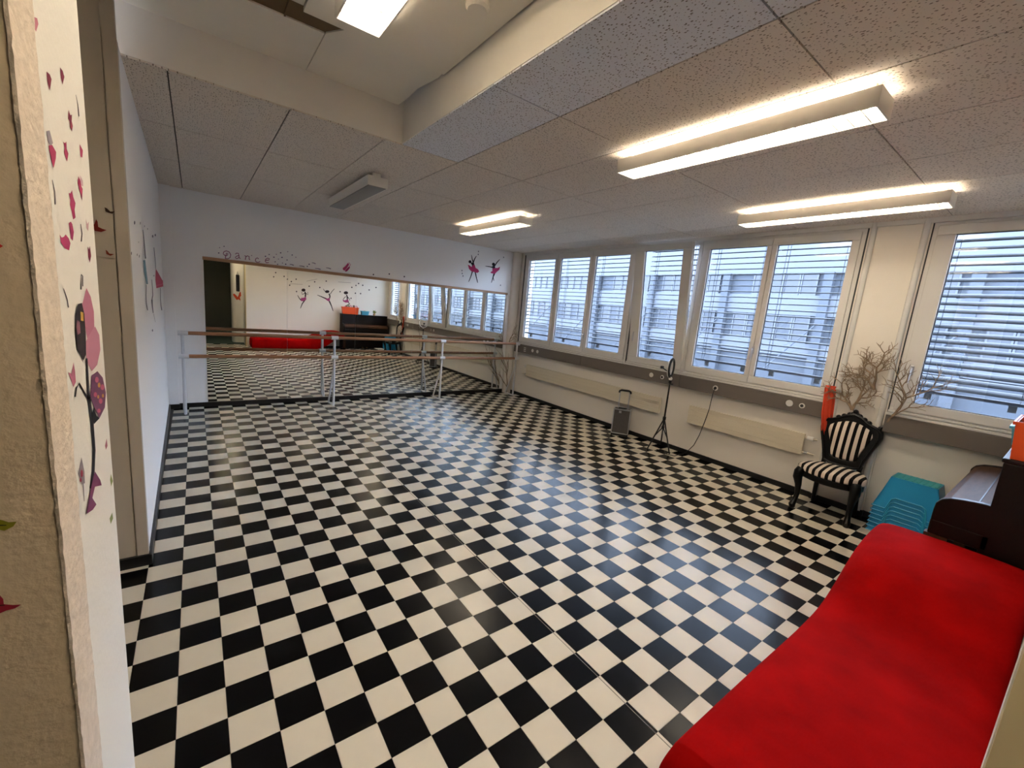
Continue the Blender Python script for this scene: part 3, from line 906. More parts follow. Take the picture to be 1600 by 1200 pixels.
toy('brown soft toy lying in the blue basket', (27.75, -9.95, 7.45), 0.36, mat('tan_fur', '#b98a5c', 0.9), 1)
fp = thing('potted_plant', 'little potted plant on the piano behind the blue basket', 'plant', (29.7, -10.1, 6.86))
MB().lathe([(0.2, 0), (0.28, 0.35), (0.3, 0.4)], (29.7, -10.1, 6.86), 12).build('pot', mat('clay_pot', '#c79a72', 0.7), fp)
for k in range(9):
    a = k * 2.4; r = 0.25 + 0.15 * (k % 3)
    c = Vector((29.7, -10.1, 7.25)); e = c + Vector((r * math.cos(a), 0.7 * r * math.sin(a), 0.35 + 0.12 * (k % 4)))
    MB().tube([c, c + (e - c) * 0.5 + Vector((0, 0, 0.1)), e], [0.03, 0.1, 0.01], 6).build('leaf', mat('olive_leaf', '#77803d', 0.6), fp)

# ------------------------------------------------------------------ teal step stools, nested in one stack
def stool_parts():
    H = 1.82
    y0, y1, x0, x1 = -1.4, 1.4, -0.98, 0.98        # base
    ty, tx = 0.95, 0.72                             # top half sizes
    def side(u0, u1, tu, fn, notch):
        # trapezoid with an arch notch, thickness by extrusion inward
        pts = [(u0, 0), (u0 + notch * 0.75, 0), (u0 + notch * 0.95, 0.62), (u0 + notch * 1.15, 0.72), (u1 - notch * 1.15, 0.72), (u1 - notch * 0.95, 0.62), (u1 - notch * 0.75, 0), (u1, 0), (tu, H), (-tu, H)]
        b = MB()
        b.prism(pts, lambda u, z: fn(u, z, 0), lambda u, z: fn(u, z, 0.05))
        return b
    fx = lambda s: (lambda u, z, t: (s * (x1 + (tx - x1) * z / H - t), u, z))
    fy = lambda s: (lambda u, z, t: (u, s * (y1 + (ty - y1) * z / H - t), z))
    out = [('side_panel', side(y0, y1, ty, fx(-1), 0.75)), ('side_panel', side(y0, y1, ty, fx(1), 0.75)),
           ('side_panel', side(x0, x1, tx, fy(-1), 0.55)), ('side_panel', side(x0, x1, tx, fy(1), 0.55))]
    tp = MB().box(-tx, tx, -ty, ty, H - 0.06, H)
    rims = []
    def outline(u0, u1, notch):
        return [(u0, 0.03), (u0 + notch * 0.75, 0.03), (u0 + notch * 0.95, 0.62), (u0 + notch * 1.15, 0.72), (u1 - notch * 1.15, 0.72), (u1 - notch * 0.95, 0.62), (u1 - notch * 0.75, 0.03), (u1, 0.03)]
    for s in (-1, 1):
        rims.append(MB().tube([fx(s)(u, z, -0.02) for u, z in outline(y0, y1, 0.75)], 0.038, 6))
        rims.append(MB().tube([fy(s)(u, z, -0.02) for u, z in outline(x0, x1, 0.55)], 0.038, 6))
    return out, tp, rims, H, tx, ty
sp, tp, rims, SH, tx, ty = stool_parts()
sm_ = [(n_, b.mesh(n_, M_TEAL)) for n_, b in sp] + [('step_top', tp.mesh('step_top', M_TEALT))]
for r in rims:
    sm_.append(('rim', r.mesh('rim', M_TEALR)))
ribs_ = []
for k in range(8):
    yy = -ty + 2 * ty * (k + 0.5) / 8
    ribs_.append(('tread_rib', MB().box(-tx + 0.08, tx - 0.08, yy - 0.045, yy + 0.045, SH, SH + 0.025).mesh('tread_rib', M_TEALT)))
names = ['bottom', 'second from the bottom', 'third from the bottom', 'fourth from the bottom', 'third from the top', 'second from the top', 'topmost']
SX, SY = 31.95, -6.62
for k in range(7):
    st = thing('step_stool', 'teal plastic step stool, %s of the nested stack' % names[k], 'stool', (SX, SY, 0.245 * k), 'nested teal step stools')
    for n_, me in sm_ + (ribs_ if k == 6 else []):
        o = bpy.data.objects.new(n_, me); COL.objects.link(o); o.parent = st
fb = thing('flat_box', 'flat white topped black box lying in front of the teal stools', 'box', (29.9, -7.0, 0))
MB().box(29.3, 30.7, -8.1, -6.0, 0, 0.42).build('body', M_BLKP, fb)
MB().box(29.25, 30.75, -8.15, -5.95, 0.42, 0.52).build('lid', M_WHITE, fb, bevel=0.004)

# ------------------------------------------------------------------ striped chair (faces the room, local metres)
CH = (31.15, -3.15)
chair = thing('armless_chair', 'ornate black armless chair with black and white striped upholstery', 'chair', (CH[0], CH[1], 0))
def cm(b):                                     # local metres -> tiles
    b.v = [(CH[0] + x / T, CH[1] + y / T, z / T) for x, y, z in b.v]
    return b
fy_, by_ = 0.232, 0.175
for s in (-1, 1):
    # cabriole front legs
    cm(MB().tube([(-0.195, s * 0.23, 0.012), (-0.205, s * 0.232, 0.035), (-0.178, s * 0.226, 0.075), (-0.16, s * 0.22, 0.15), (-0.168, s * 0.226, 0.25), (-0.19, s * 0.238, 0.33), (-0.182, s * 0.235, 0.385), (-0.165, s * 0.225, 0.42)],
                 [0.028, 0.031, 0.024, 0.022, 0.03, 0.042, 0.046, 0.04], 10)).build('leg', M_CHBLK, chair, smooth=True)
    cm(MB().tube([(0.235, s * 0.185, 0.0), (0.215, s * 0.18, 0.12), (0.18, s * 0.17, 0.28), (0.165, s * 0.165, 0.42)], [0.018, 0.02, 0.024, 0.026], 10)).build('leg', M_CHBLK, chair, smooth=True)
def seat_outline(g):
    pts = []
    for k in range(40):
        a = 2 * math.pi * k / 40
        ca, sa = math.cos(a), math.sin(a)
        x = math.copysign(abs(ca) ** 0.6, ca) * (0.215 + g)
        y = math.copysign(abs(sa) ** 0.55, sa)
        wdt = 0.285 - 0.16 * max(0.0, (x + 0.05)) / 0.6
        if ca < -0.7:
            x -= 0.03 * math.cos(math.pi * y)           # serpentine front
        pts.append((x - 0.015, y * (wdt + g)))
    return pts
def seat_solid(z0_, z1_, g, dome):
    b = MB(1)
    rings = []
    o = seat_outline(g)
    lv = [(z0_, 0.96, 0), (z0_ + 0.012, 1.0, 0), (z0_ + (z1_ - z0_) * 0.6, 1.0, 0), (z0_ + (z1_ - z0_) * 0.88, 0.965, 0), (z1_, 0.88, 0)]
    if dome:
        lv += [(z1_ + dome * 0.6, 0.6, 0), (z1_ + dome, 0.25, 0)]
    n_ = len(o); vs = []; fs = []
    for z, sc, _ in lv:
        vs += [(x * sc, y * sc, z) for x, y in o]
    for i in range(len(lv) - 1):
        for k in range(n_):
            fs.append((i * n_ + k, i * n_ + (k + 1) % n_, (i + 1) * n_ + (k + 1) % n_, (i + 1) * n_ + k))
    fs.append(tuple(range(n_))[::-1]); fs.append(tuple((len(lv) - 1) * n_ + k for k in range(n_)))
    return b.add(vs, fs)
cm2 = lambda b: cm(MB().add(b.v, b.f))
cm2(seat_solid(0.34, 0.415, -0.012, 0)).build('seat_rail', M_CHBLK, chair, smooth=True)
cm2(seat_solid(0.405, 0.468, 0.0, 0.022)).build('seat_cushion', M_STR_S, chair, smooth=True)
half = [(0.0, 0.475), (0.10, 0.48), (0.165, 0.50), (0.182, 0.58), (0.212, 0.68), (0.243, 0.77), (0.257, 0.83), (0.252, 0.88), (0.222, 0.915), (0.17, 0.932), (0.12, 0.952), (0.07, 0.99), (0.0, 1.015)]
inner = [(0.0, 0.54), (0.075, 0.545), (0.105, 0.56), (0.118, 0.62), (0.14, 0.70), (0.168, 0.78), (0.18, 0.825), (0.17, 0.865), (0.135, 0.895), (0.09, 0.915), (0.05, 0.93), (0.02, 0.935), (0.0, 0.937)]
def full(h):
    return h + [(-y, z) for y, z in h[1:-1]][::-1]
def xback(z):
    return 0.185 + 0.16 * (z - 0.45) ** 1.2 if z > 0.45 else 0.185
def backring():
    o = full(half); i_ = full(inner); n_ = len(o)
    vs = []
    for dx in (-0.022, 0.022):
        vs += [(xback(z) + dx, y, z) for y, z in o]
        vs += [(xback(z) + dx, y, z) for y, z in i_]
    fs = []
    for k in range(n_):
        l = (k + 1) % n_
        fs.append((k, l, n_ + l, n_ + k)); fs.append((2 * n_ + k, 3 * n_ + k, 3 * n_ + l, 2 * n_ + l))
        fs.append((k, 2 * n_ + k, 2 * n_ + l, l)); fs.append((n_ + k, n_ + l, 3 * n_ + l, 3 * n_ + k))
    return MB().add(vs, fs)
cm(backring()).build('back_frame', M_CHBLK, chair, bevel=0.008)
ou = full(half)
cm(MB().tube([(xback(z) - 0.025, y * 0.93, z * 0.985 + 0.008) for y, z in ou], 0.014, 8, True)).build('back_moulding', M_CHBLK, chair, smooth=True)
def backpad():
    o = full([(y * 1.06, z) for y, z in inner]); n_ = len(o)
    c = (0.0, 0.74)
    vs = []; fs = []
    for sc, dx in ((1.0, 0.018), (1.0, -0.012), (0.93, -0.03), (0.7, -0.042), (0.3, -0.047)):
        vs += [(xback(c[1] + (z - c[1]) * sc) + dx, c[0] + (y - c[0]) * sc, c[1] + (z - c[1]) * sc) for y, z in o]
    for i in range(4):
        for k in range(n_):
            fs.append((i * n_ + k, i * n_ + (k + 1) % n_, (i + 1) * n_ + (k + 1) % n_, (i + 1) * n_ + k))
    fs.append(tuple(range(n_))); fs.append(tuple(4 * n_ + k for k in range(n_)))
    return MB().add(vs, fs)
cm(backpad()).build('back_cushion', M_STR_B, chair, smooth=True)
cr = MB()
for k in range(-6, 7):
    y = k * 0.021
    z = 1.035 - 0.012 * abs(k) - (0.012 if k % 2 else 0) + (0.012 if abs(k) < 2 else 0)
    cr.sphere((xback(z) - 0.01, y, z - 0.012), 0.02 if k % 2 else 0.025, 8)
cm(cr).build('crest_carving', M_CHBLK, chair, smooth=True)
for s in (-1, 1):
    cm(MB().tube([(xback(0.9) - 0.01 + 0.01 * k, s * (0.235 - 0.02 * math.sin(k)), 0.915 - 0.03 * math.cos(k)) for k in (0, 1, 2, 3, 4)], [0.02, 0.022, 0.02, 0.017, 0.01], 8)).build('scroll', M_CHBLK, chair, smooth=True)
    cm(MB().tube([(0.168, s * 0.16, 0.40), (0.175, s * 0.15, 0.46), (0.19, s * 0.155, 0.52)], [0.026, 0.022, 0.02], 8)).build('back_post', M_CHBLK, chair, smooth=True)

# ------------------------------------------------------------------ twig decorations
def twig(label, base_, tips, seed, r0, xw, depth=4, spread=0.6, name='twig_branch', ymax=99):
    rr = random.Random(seed)
    b = MB()
    def grow(p, d, L, r, lev):
        pts = [p]; q = Vector(p); dd = Vector(d)
        n_ = 4
        for k in range(n_):
            dd = (dd + Vector((rr.uniform(-0.12, 0.12), rr.uniform(-0.32, 0.32), rr.uniform(-0.18, 0.26)))).normalized()
            q = q + dd * (L / n_)
            q.x = min(q.x, xw - 0.05); q.y = min(q.y, ymax)
            pts.append(q.copy())
        b.tube(pts, [r * (1 - 0.45 * k / n_) for k in range(n_ + 1)], 5)
        if lev > 0:
            for k in range(1, n_ + 1):
                if k < n_ and rr.random() < 0.25:
                    continue
                for s in ((-1, 1) if k == n_ else (rr.choice((-1, 1)),)):
                    a = s * rr.uniform(0.4, 1.0) * spread * 1.5
                    c, si = math.cos(a), math.sin(a)
                    nd = Vector((dd.x + rr.uniform(-0.3, 0.1), dd.y * c - dd.z * si, dd.y * si + dd.z * c)).normalized()
                    nd.z += 0.15
                    grow(pts[k], nd, L * rr.uniform(0.5, 0.72), r * 0.58, lev - 1)
    for (d, L) in tips:
        grow(Vector(base_), Vector(d).normalized(), L, r0, depth)
    return tag(b.build(name, M_BARK, smooth=True), label, 'branch')
twig('bare twig branch rising from behind the striped chair on the pillar', (XW - 0.4, -2.95, 6.3), [((0, 0.10, 1), 1.25), ((-0.05, 0.6, 1), 1.05), ((-0.1, -0.55, 1), 0.9)], 4, 0.085, XW - 0.2, 3, 0.7)
twig('bare forked twig at the top of the pillar group above the chair', (XW - 0.35, -3.75, 7.7), [((0, 0.15, 1), 1.35), ((-0.1, 0.5, 0.9), 1.0)], 12, 0.085, XW - 0.2, 3, 0.75)
twig('long thin twig with knobbly stem along the pillar edge beside the piano', (XW - 0.4, -4.65, 5.7), [((0, 0.06, 1), 2.0)], 31, 0.085, XW - 0.3, 3)
twig('tall bare twig standing in the corner behind the barre', (XW - 0.75, YB - 0.75, 0.0), [((-0.06, -0.02, 1), 3.0)], 7, 0.075, XW - 0.7, 2, 0.5, ymax=YB - 0.7)
twig('bare twig tied high on the corner pipe beside the mirror', (XW - 0.95, YB - 0.75, 6.2), [((-0.05, 0, 1), 1.6)], 9, 0.06, XW - 0.7, 2, 0.6, ymax=YB - 0.7)

# peg and orange rope
peg = tag(MB().tube([(XW - 0.1, -2.75, 7.33), (XW - 0.66, -1.40, 7.44)], 0.05, 8).build('wall_peg', M_WHITE, smooth=True), 'thin white peg on the pillar carrying the orange rope', 'peg')
rope = MB()
rr = random.Random(2)
for k in range(10):
    f = k / 9
    px_, py_ = XW - 0.62 + 0.20 * f, -1.46 - 0.42 * f
    L = (3.25, 2.9, 3.1, 2.7, 3.2, 3.0, 1.7, 1.9, 1.6, 1.8)[k]
    w_ = 0.07 + 0.05 * rr.random()
    dy = -0.30 - 0.16 * rr.random() if k < 6 else -0.12
    pts = [(px_ - w_ * 0.6, py_, 7.40), (px_, py_, 7.52), (px_ + w_ * 0.6, py_, 7.40), (px_ + w_, py_ + dy * 0.4 - 0.03, 7.4 - L * 0.5), (px_ + w_ * 0.8, py_ + dy - 0.03, 7.4 - L), (px_, py_ + dy, 7.3 - L), (px_ - w_ * 0.8, py_ + dy + 0.04, 7.4 - L), (px_ - w_, py_ + dy * 0.35 + 0.03, 7.4 - L * 0.5)]
    rope.tube(pts, 0.045, 7, True)
tag(rope.build('skipping_rope', M_ROPE, smooth=True), 'bundle of orange rope hanging from the white peg above the chair', 'rope')

# ------------------------------------------------------------------ trolley case
tc_ = thing('trolley_case', 'grey trolley case with aluminium edges and raised pull handle', 'suitcase', (32.0, 13.1, 0))
o0 = Vector((30.95, 13.65, 0)); ux = Vector((0.84, -1.18, 0)).normalized(); uy = Vector((1.18, 0.84, 0)).normalized()
CWd, CDp, CHt = 1.55, 0.95, 2.5
def cb_(b, u0, u1, v0, v1, z0_, z1_):
    q = lambda u, v, z: tuple(o0 + ux * u + uy * v + Vector((0, 0, z)))
    return b.hexa([q(u0, v0, z0_), q(u1, v0, z0_), q(u1, v1, z0_), q(u0, v1, z0_)], [q(u0, v0, z1_), q(u1, v0, z1_), q(u1, v1, z1_), q(u0, v1, z1_)])
cb_(MB(), 0.03, CWd - 0.03, 0.03, CDp - 0.03, 0.22, CHt - 0.03).build('shell', M_CASE, tc_)
e = 0.09
for u in (0, CWd - e):
    for v in (0, CDp - e):
        cb_(MB(), u, u + e, v, v + e, 0.2, CHt).build('edge_profile', M_ALU, tc_)
for z in (0.2, CHt - e):
    for v in (0, CDp - e):
        cb_(MB(), 0, CWd, v, v + e, z, z + e).build('edge_profile', M_ALU, tc_)
    for u in (0, CWd - e):
        cb_(MB(), u, u + e, 0, CDp, z, z + e).build('edge_profile', M_ALU, tc_)
cb_(MB(), 0.02, CWd - 0.02, 0.0, CDp, 0.0, 0.2).build('base', M_BLKP, tc_)
cb_(MB(), CWd - 0.02, CWd + 0.012, 0.1, CDp - 0.1, 0.3, CHt - 0.1).build('side_sheet', M_ALU, tc_)
cb_(MB(), 0.4, 1.15, 0.3, 0.55, CHt, CHt + 0.1).build('carry_handle', M_BLKP, tc_, bevel=0.01)
cb_(MB(), 0.5, 0.72, -0.02, 0.03, CHt - 0.35, CHt - 0.15).build('latch', M_ALU, tc_)
q = lambda u, v, z: tuple(o0 + ux * u + uy * v + Vector((0, 0, z)))
for u in (0.35, 1.2):
    MB().tube([q(u, CDp - 0.12, CHt - 0.2), q(u, CDp - 0.12, 4.0)], 0.05, 8).build('pull_rod', M_ALU, tc_, smooth=True)
MB().tube([q(0.26, CDp - 0.12, 3.88), q(0.3, CDp - 0.12, 4.05), q(0.45, CDp - 0.12, 4.12), q(1.1, CDp - 0.12, 4.12), q(1.25, CDp - 0.12, 4.05), q(1.29, CDp - 0.12, 3.88)], 0.095, 10).build('grip', M_BLKP, tc_, smooth=True)

# ------------------------------------------------------------------ ring light on tripod
TX, TY = 31.75, 8.95
rl = thing('ring_light', 'black ring light with phone holder on a tripod by the radiators', 'ring light', (TX, TY, 0))
MB().tube([(TX, TY, 1.95), (TX, TY, 4.2), (TX, TY, 5.85)], [0.075, 0.07, 0.055], 10).build('pole', M_BLKP, rl, smooth=True)
MB().tube([(TX, TY, 2.6), (TX, TY, 2.85)], 0.13, 10).build('hub', M_BLKP, rl, smooth=True)
MB().tube([(TX, TY, 1.85), (TX, TY, 2.05)], 0.12, 10).build('collar', M_BLKP, rl, smooth=True)
for fx, fy in ((30.85, 9.5), (32.85, 9.6), (31.35, 7.75)):
    MB().tube([(TX, TY, 2.72), (fx, fy, 0.05)], 0.055, 8).build('leg', M_BLKP, rl, smooth=True)
    f = 0.55
    MB().tube([(TX, TY, 1.95), (TX + (fx - TX) * f, TY + (fy - TY) * f, 2.72 * (1 - f))], 0.045, 6).build('brace', M_BLKP, rl, smooth=True)
MB().tube([(TX, TY, 5.7), (TX, TY, 5.95)], 0.12, 10).build('clamp', M_BLKP, rl, smooth=True)
MB().tube([(TX, TY, 5.6), (TX + 0.1, TY - 0.25, 5.65)], 0.06, 8).build('clamp_knob', M_BLKP, rl, smooth=True)
_ra = math.radians(57.6 + 14)
nrm = Vector((-math.cos(_ra), math.sin(_ra), 0)); tan = Vector((math.sin(_ra), math.cos(_ra), 0))
cc = Vector((TX, TY, 6.95))
ringp = [cc + nrm * 0.06 + tan * (0.72 * math.cos(a)) + Vector((0, 0, 0.74 * math.sin(a))) for a in [2 * math.pi * k / 32 for k in range(32)]]
MB().tube([tuple(p) for p in ringp], 0.095, 8, True).build('ring', M_BLKP, rl, smooth=True)
MB().tube([tuple(p + nrm * 0.055) for p in ringp], 0.075, 8, True).build('ring_diffuser', M_WHITE, rl, smooth=True)
MB().tube([(TX, TY, 5.95), tuple(cc + Vector((0, 0, -0.74)))], 0.05, 8).build('neck', M_ALU, rl, smooth=True)
MB().sphere((TX, TY, 6.08), 0.16, 10).build('ball_joint', M_WHITE, rl, smooth=True)
MB().tube([tuple(cc + Vector((0, 0, -0.66))), tuple(cc + nrm * 0.35 + Vector((0, 0, -0.3))), tuple(cc + nrm * 0.75 + Vector((0, 0, -0.1)))], 0.045, 8).build('gooseneck', M_BLKP, rl, smooth=True)
pc = cc + nrm * 0.8 + Vector((0, 0, -0.06))
MB().box(pc.x - 0.13, pc.x + 0.13, pc.y - 0.1, pc.y + 0.1, pc.z - 0.1, pc.z + 0.12).build('phone_holder', M_BLKP, rl, bevel=0.006)

# power cable
cab = [(XW - 0.56, 5.54, 5.95), (XW - 0.62, 5.6, 5.6), (XW - 0.5, 5.72, 4.8), (XW - 0.45, 5.78, 4.2), (XW - 0.45, 5.95, 3.2), (XW - 0.45, 6.2, 2.0), (XW - 0.3, 6.6, 1.0), (XW - 0.2, 7.0, 0.45), (XW - 0.35, 7.3, 0.05), (32.2, 7.4, 0.03), (31.4, 7.3, 0.03), (31.1, 7.9, 0.03), (31.7, 8.5, 0.03), (31.4, 9.0, 0.03), (30.9, 8.7, 0.03), (31.2, 8.2, 0.03)]
pcb = thing('power_cable', 'thin black power cable running from the socket down to the floor', 'cable', (XW - 0.5, 5.54, 0))
MB().tube(cab, 0.028, 6).build('lead', M_BLKP, pcb, smooth=True)
MB().tube([(XW - 0.5, 5.54, 5.95), (XW - 0.62, 5.56, 5.9)], 0.09, 8).build('plug', M_BLKP, pcb, smooth=True)
MB().tube([(30.95, 8.6, 0.05), (31.25, 8.3, 0.05)], 0.05, 8).build('adapter', M_BLKP, pcb)

# ------------------------------------------------------------------ stickers (flat wall decals, laid out on their wall)
SM = {}
def scol(h):
    if h not in SM:
        SM[h] = mat('sticker_' + h.strip('#'), h, 0.6, spec=0.3)
    return SM[h]
def shape_polys(sh):
    k = sh[0]
    if k == 'p':
        return [sh[1]]
    if k == 'c':
        x, y, r = sh[1]
        ry = sh[2] if len(sh) > 2 else r
        return [[(x + r * math.cos(a), y + ry * math.sin(a)) for a in [2 * math.pi * i / 10 for i in range(10)]]]
    if k == 'l':
        pts, w0, w1 = sh[1], sh[2], sh[3]
        out = []; n_ = len(pts)
        nor = []
        for i in range(n_):
            a = pts[max(i - 1, 0)]; c = pts[min(i + 1, n_ - 1)]
            dx, dy = c[0] - a[0], c[1] - a[1]; l = math.hypot(dx, dy) or 1
            nor.append((-dy / l, dx / l))
        L = []; Rr = []
        for i, p in enumerate(pts):
            w_ = (w0 + (w1 - w0) * i / max(1, n_ - 1)) / 2
            L.append((p[0] + nor[i][0] * w_, p[1] + nor[i][1] * w_)); Rr.append((p[0] - nor[i][0] * w_, p[1] - nor[i][1] * w_))
        for i in range(n_ - 1):
            out.append([L[i], L[i + 1], Rr[i + 1], Rr[i]])
        return out
def place(plane, frame, pt):
    ox, oy, s = frame
    if plane == 'mirror':        # seen in the mirror: lies on the wall behind the chaise
        P = pix(ox + pt[0] / s, oy + pt[1] / s, (0, 2 * YB - YF, 0), (0, 1, 0))
        return (P.x, YF + 0.012, P.z)
    p0, nn = plane
    return tuple(pix(ox + pt[0] / s, oy + pt[1] / s, p0, nn))
PL_END = ((XE + 0.016, 0, 0), (1, 0, 0))
PL_NEAR = ((0, -4.79, 0), (0, 1, 0))
PL_RET = ((0, 8.285, 0), (0, 1, 0))
_ln = Vector((YB - 8.5, 0.30, 0)).normalized()
PL_LEFT = ((xl(8.5) + 0.012, 8.5, 0), tuple(_ln))
PL_BACK = ((0, YB - 0.012, 0), (0, 1, 0))
def sticker(label, cat, plane, frame, parts, group=None, name='wall_sticker'):
    def mk(shapes):
        b = MB()
        for sh in shapes:
            for poly in shape_polys(sh):
                vs = [place(plane, frame, p) for p in poly]
                b.add(vs, [tuple(range(len(vs)))])
        return b
    if len(parts) == 1:
        return tag(mk(parts[0][2]).build(name, scol(parts[0][1])), label, cat, group)
    bs = [(n_, c, mk(shs)) for n_, c, shs in parts]
    v = [p for _, _, b in bs for p in b.v]
    c0 = [sum(p[i] for p in v) / len(v) for i in (0, 1)] + [min(p[2] for p in v)]
    t = thing(name, label, cat, c0, group)
    nn = Vector(plane[1]) if plane != 'mirror' else Vector((0, 1, 0))
    if nn.dot(CAM - Vector(c0)) < 0 and plane != 'mirror':
        nn = -nn
    for k, (n_, c, b) in enumerate(bs):
        b.v = [tuple(Vector(p) + nn * 0.0012 * k) for p in b.v]
        b.build(n_, scol(c), t)
    return t

MAG, DMAG, PNK, BLK, PUR = '#a8325a', '#7d2540', '#c9758a', '#161014', '#5a4a72'
f1 = (0, 0, 5.333); f2 = (0, 200, 4.0); f3 = (0, 420, 3.0); f4 = (0, 800, 3.0)
G1 = 'flower and petal stickers on the pier'
sticker('pale pink bud sticker at the top of the cream pier face', 'wall sticker', PL_END, f1, [('bud', '#b9697a', [('p', [(250, 60), (262, 75), (275, 55), (268, 100), (280, 140), (310, 152), (320, 200), (300, 265), (275, 205), (260, 120)])])], G1)
sticker('dark pink petal sticker, larger of the pair high on the pier', 'wall sticker', PL_END, f1, [('petal', DMAG, [('p', [(388, 595), (415, 620), (430, 660), (416, 755), (395, 680)])])], G1)
sticker('dark pink petal sticker, slimmer of the pair high on the pier', 'wall sticker', PL_END, f1, [('petal', DMAG, [('p', [(500, 560), (522, 590), (537, 640), (522, 705), (508, 650)])])], G1)
sticker('small dark pink blossom sticker below the two petals', 'wall sticker', PL_END, f1, [('blossom', DMAG, [('p', [(573, 915), (585, 960), (600, 955), (598, 1010), (607, 1050), (600, 1095), (584, 1060), (580, 1010), (568, 990)])])], G1)
G2 = 'thin note stem stickers on the pier'
for fr_, pts in ((f1, [(632, 790), (650, 880), (658, 970)]), (f2, [(327, 325), (343, 400), (345, 478)]), (f2, [(505, 600), (513, 660), (508, 710)]), (f2, [(398, 1003), (420, 1070), (428, 1122)])):
    sticker('thin dark curved stroke sticker among the flowers on the pier', 'wall sticker', PL_END, fr_, [('stroke', '#4c4248', [('l', pts, 3, 8)])], G2)
sticker('grey and pink butterfly sticker near the pier edge', 'wall sticker', PL_END, f2, [('grey_wing', '#9a9096', [('p', [(290, 20), (310, 15), (332, 95), (318, 110), (300, 90)])]), ('pink_wing', MAG, [('p', [(303, 110), (325, 105), (350, 150), (348, 190), (335, 250), (320, 200)])])])
sticker('five petal pink blossom sticker beside the grey butterfly', 'wall sticker', PL_END, f2, [('blossom', MAG, [('p', [(395, 85), (405, 95), (415, 85), (417, 130), (428, 160), (420, 210), (408, 180), (400, 150), (405, 125)])])], G1)
sticker('half moon pink petal sticker at the pier far edge', 'wall sticker', PL_END, f2, [('petal', MAG, [('p', [(498, 100), (518, 140), (515, 185), (503, 180)])])], G1)
sticker('pink butterfly sticker with a pale wing on the pier', 'wall sticker', PL_END, f2, [('pale_wing', '#c7a3ae', [('p', [(500, 295), (518, 330), (520, 365), (508, 360)])]), ('dark_wing', MAG, [('p', [(490, 300), (502, 330), (508, 365), (516, 380), (512, 455), (500, 400), (485, 345)])])])
sticker('large pink blossom sticker at the head of the flower trail', 'wall sticker', PL_END, f2, [('blossom', '#b23a68', [('p', [(430, 405), (440, 410), (450, 388), (458, 430), (472, 470), (466, 510), (472, 560), (458, 572), (448, 520), (438, 480), (440, 450)])])], G1)
sticker('pink blossom sticker in the middle of the flower trail', 'wall sticker', PL_END, f2, [('blossom', '#b23a68', [('p', [(430, 595), (442, 585), (452, 600), (462, 650), (455, 705), (442, 690), (438, 650)])])], G1)
sticker('pink blossom sticker at the end of the flower trail', 'wall sticker', PL_END, f2, [('blossom', '#b23a68', [('p', [(373, 665), (385, 685), (400, 680), (410, 665), (430, 690), (440, 720), (432, 765), (405, 752), (380, 715)])])], G1)
sticker('faint pink petal sticker at the far edge of the pier', 'wall sticker', PL_END, f2, [('petal', '#c9a0a6', [('p', [(536, 565), (545, 600), (555, 585), (552, 645), (541, 625)])])], G1)
sticker('small dark pink blossom sticker above the fairy wings', 'wall sticker', PL_END, f2, [('blossom', DMAG, [('p', [(548, 740), (556, 760), (562, 738), (570, 800), (562, 842), (552, 805)])])], G1)
sticker('dark music note sticker just above the fairy', 'wall sticker', PL_END, f2, [('note', '#3d353c', [('l', [(507, 915), (517, 925), (518, 990)], 5, 6), ('l', [(507, 918), (506, 1010)], 3, 9)])])
sticker('winged fairy sticker in dark leggings and a flowered skirt on the pier', 'wall sticker', PL_END, f3, [
    ('upper_wing', '#b66f86', [('p', [(405, 90), (425, 130), (440, 200), (442, 270), (430, 330), (410, 330), (395, 250), (385, 170)])]),
    ('lower_wing', '#c07f94', [('p', [(445, 270), (465, 310), (470, 380), (455, 450), (430, 480), (405, 430), (402, 340), (430, 290)])]),
    ('legs', BLK, [('l', [(405, 420), (410, 520), (415, 610)], 9, 12), ('l', [(415, 600), (430, 720), (440, 850), (436, 950), (425, 1030)], 16, 12), ('l', [(415, 612), (395, 582), (370, 537), (357, 558), (351, 600)], 9, 7), ('p', [(438, 650), (452, 690), (466, 700), (440, 728), (428, 690)])]),
    ('skirt', '#6b3a5c', [('p', [(455, 480), (480, 510), (495, 580), (490, 650), (465, 700), (440, 650), (422, 600), (428, 500)])]),
    ('skirt_flowers', '#b5526f', [('c', (452, 520, 9), 14), ('c', (478, 555, 9), 14), ('c', (445, 590, 8), 12), ('c', (470, 620, 9), 13), ('c', (462, 665, 8), 10)]),
    ('skirt_gold', '#c0913f', [('c', (462, 545, 6), 12), ('c', (458, 600, 5), 9), ('c', (480, 595, 5), 9)]),
    ('hair', '#241517', [('p', [(362, 165), (380, 160), (392, 210), (398, 300), (400, 400), (388, 430), (375, 400), (360, 380), (350, 290), (352, 210)])]),
    ('face', '#8d5560', [('p', [(358, 240), (370, 250), (373, 300), (360, 310), (354, 275)])]),
    ('hair_clip', '#c79a3a', [('p', [(372, 200), (386, 205), (387, 245), (374, 242)])]),
    ('slipper', '#7a3a5f', [('p', [(440, 950), (465, 990), (472, 1015), (440, 1022), (428, 1075), (447, 1105), (430, 1130), (400, 1150), (408, 1100), (425, 1010)])])])
sticker('pink flower sticker held at the fairy hand', 'wall sticker', PL_END, f3, [('petals', '#b86a80', [('p', [(345, 437), (352, 480), (356, 530), (345, 555), (333, 520), (320, 485), (335, 492)])])])
sticker('grey and red butterfly sticker beside the fairy feet', 'wall sticker', PL_END, f3, [('wings', '#8b8084', [('p', [(382, 883), (396, 950), (398, 1005), (385, 1010), (366, 960), (372, 930)]), ('l', [(390, 1008), (395, 1090)], 5, 3)]), ('red_spots', '#9a3148', [('c', (383, 960, 6), 18), ('c', (378, 990, 5), 10)])])
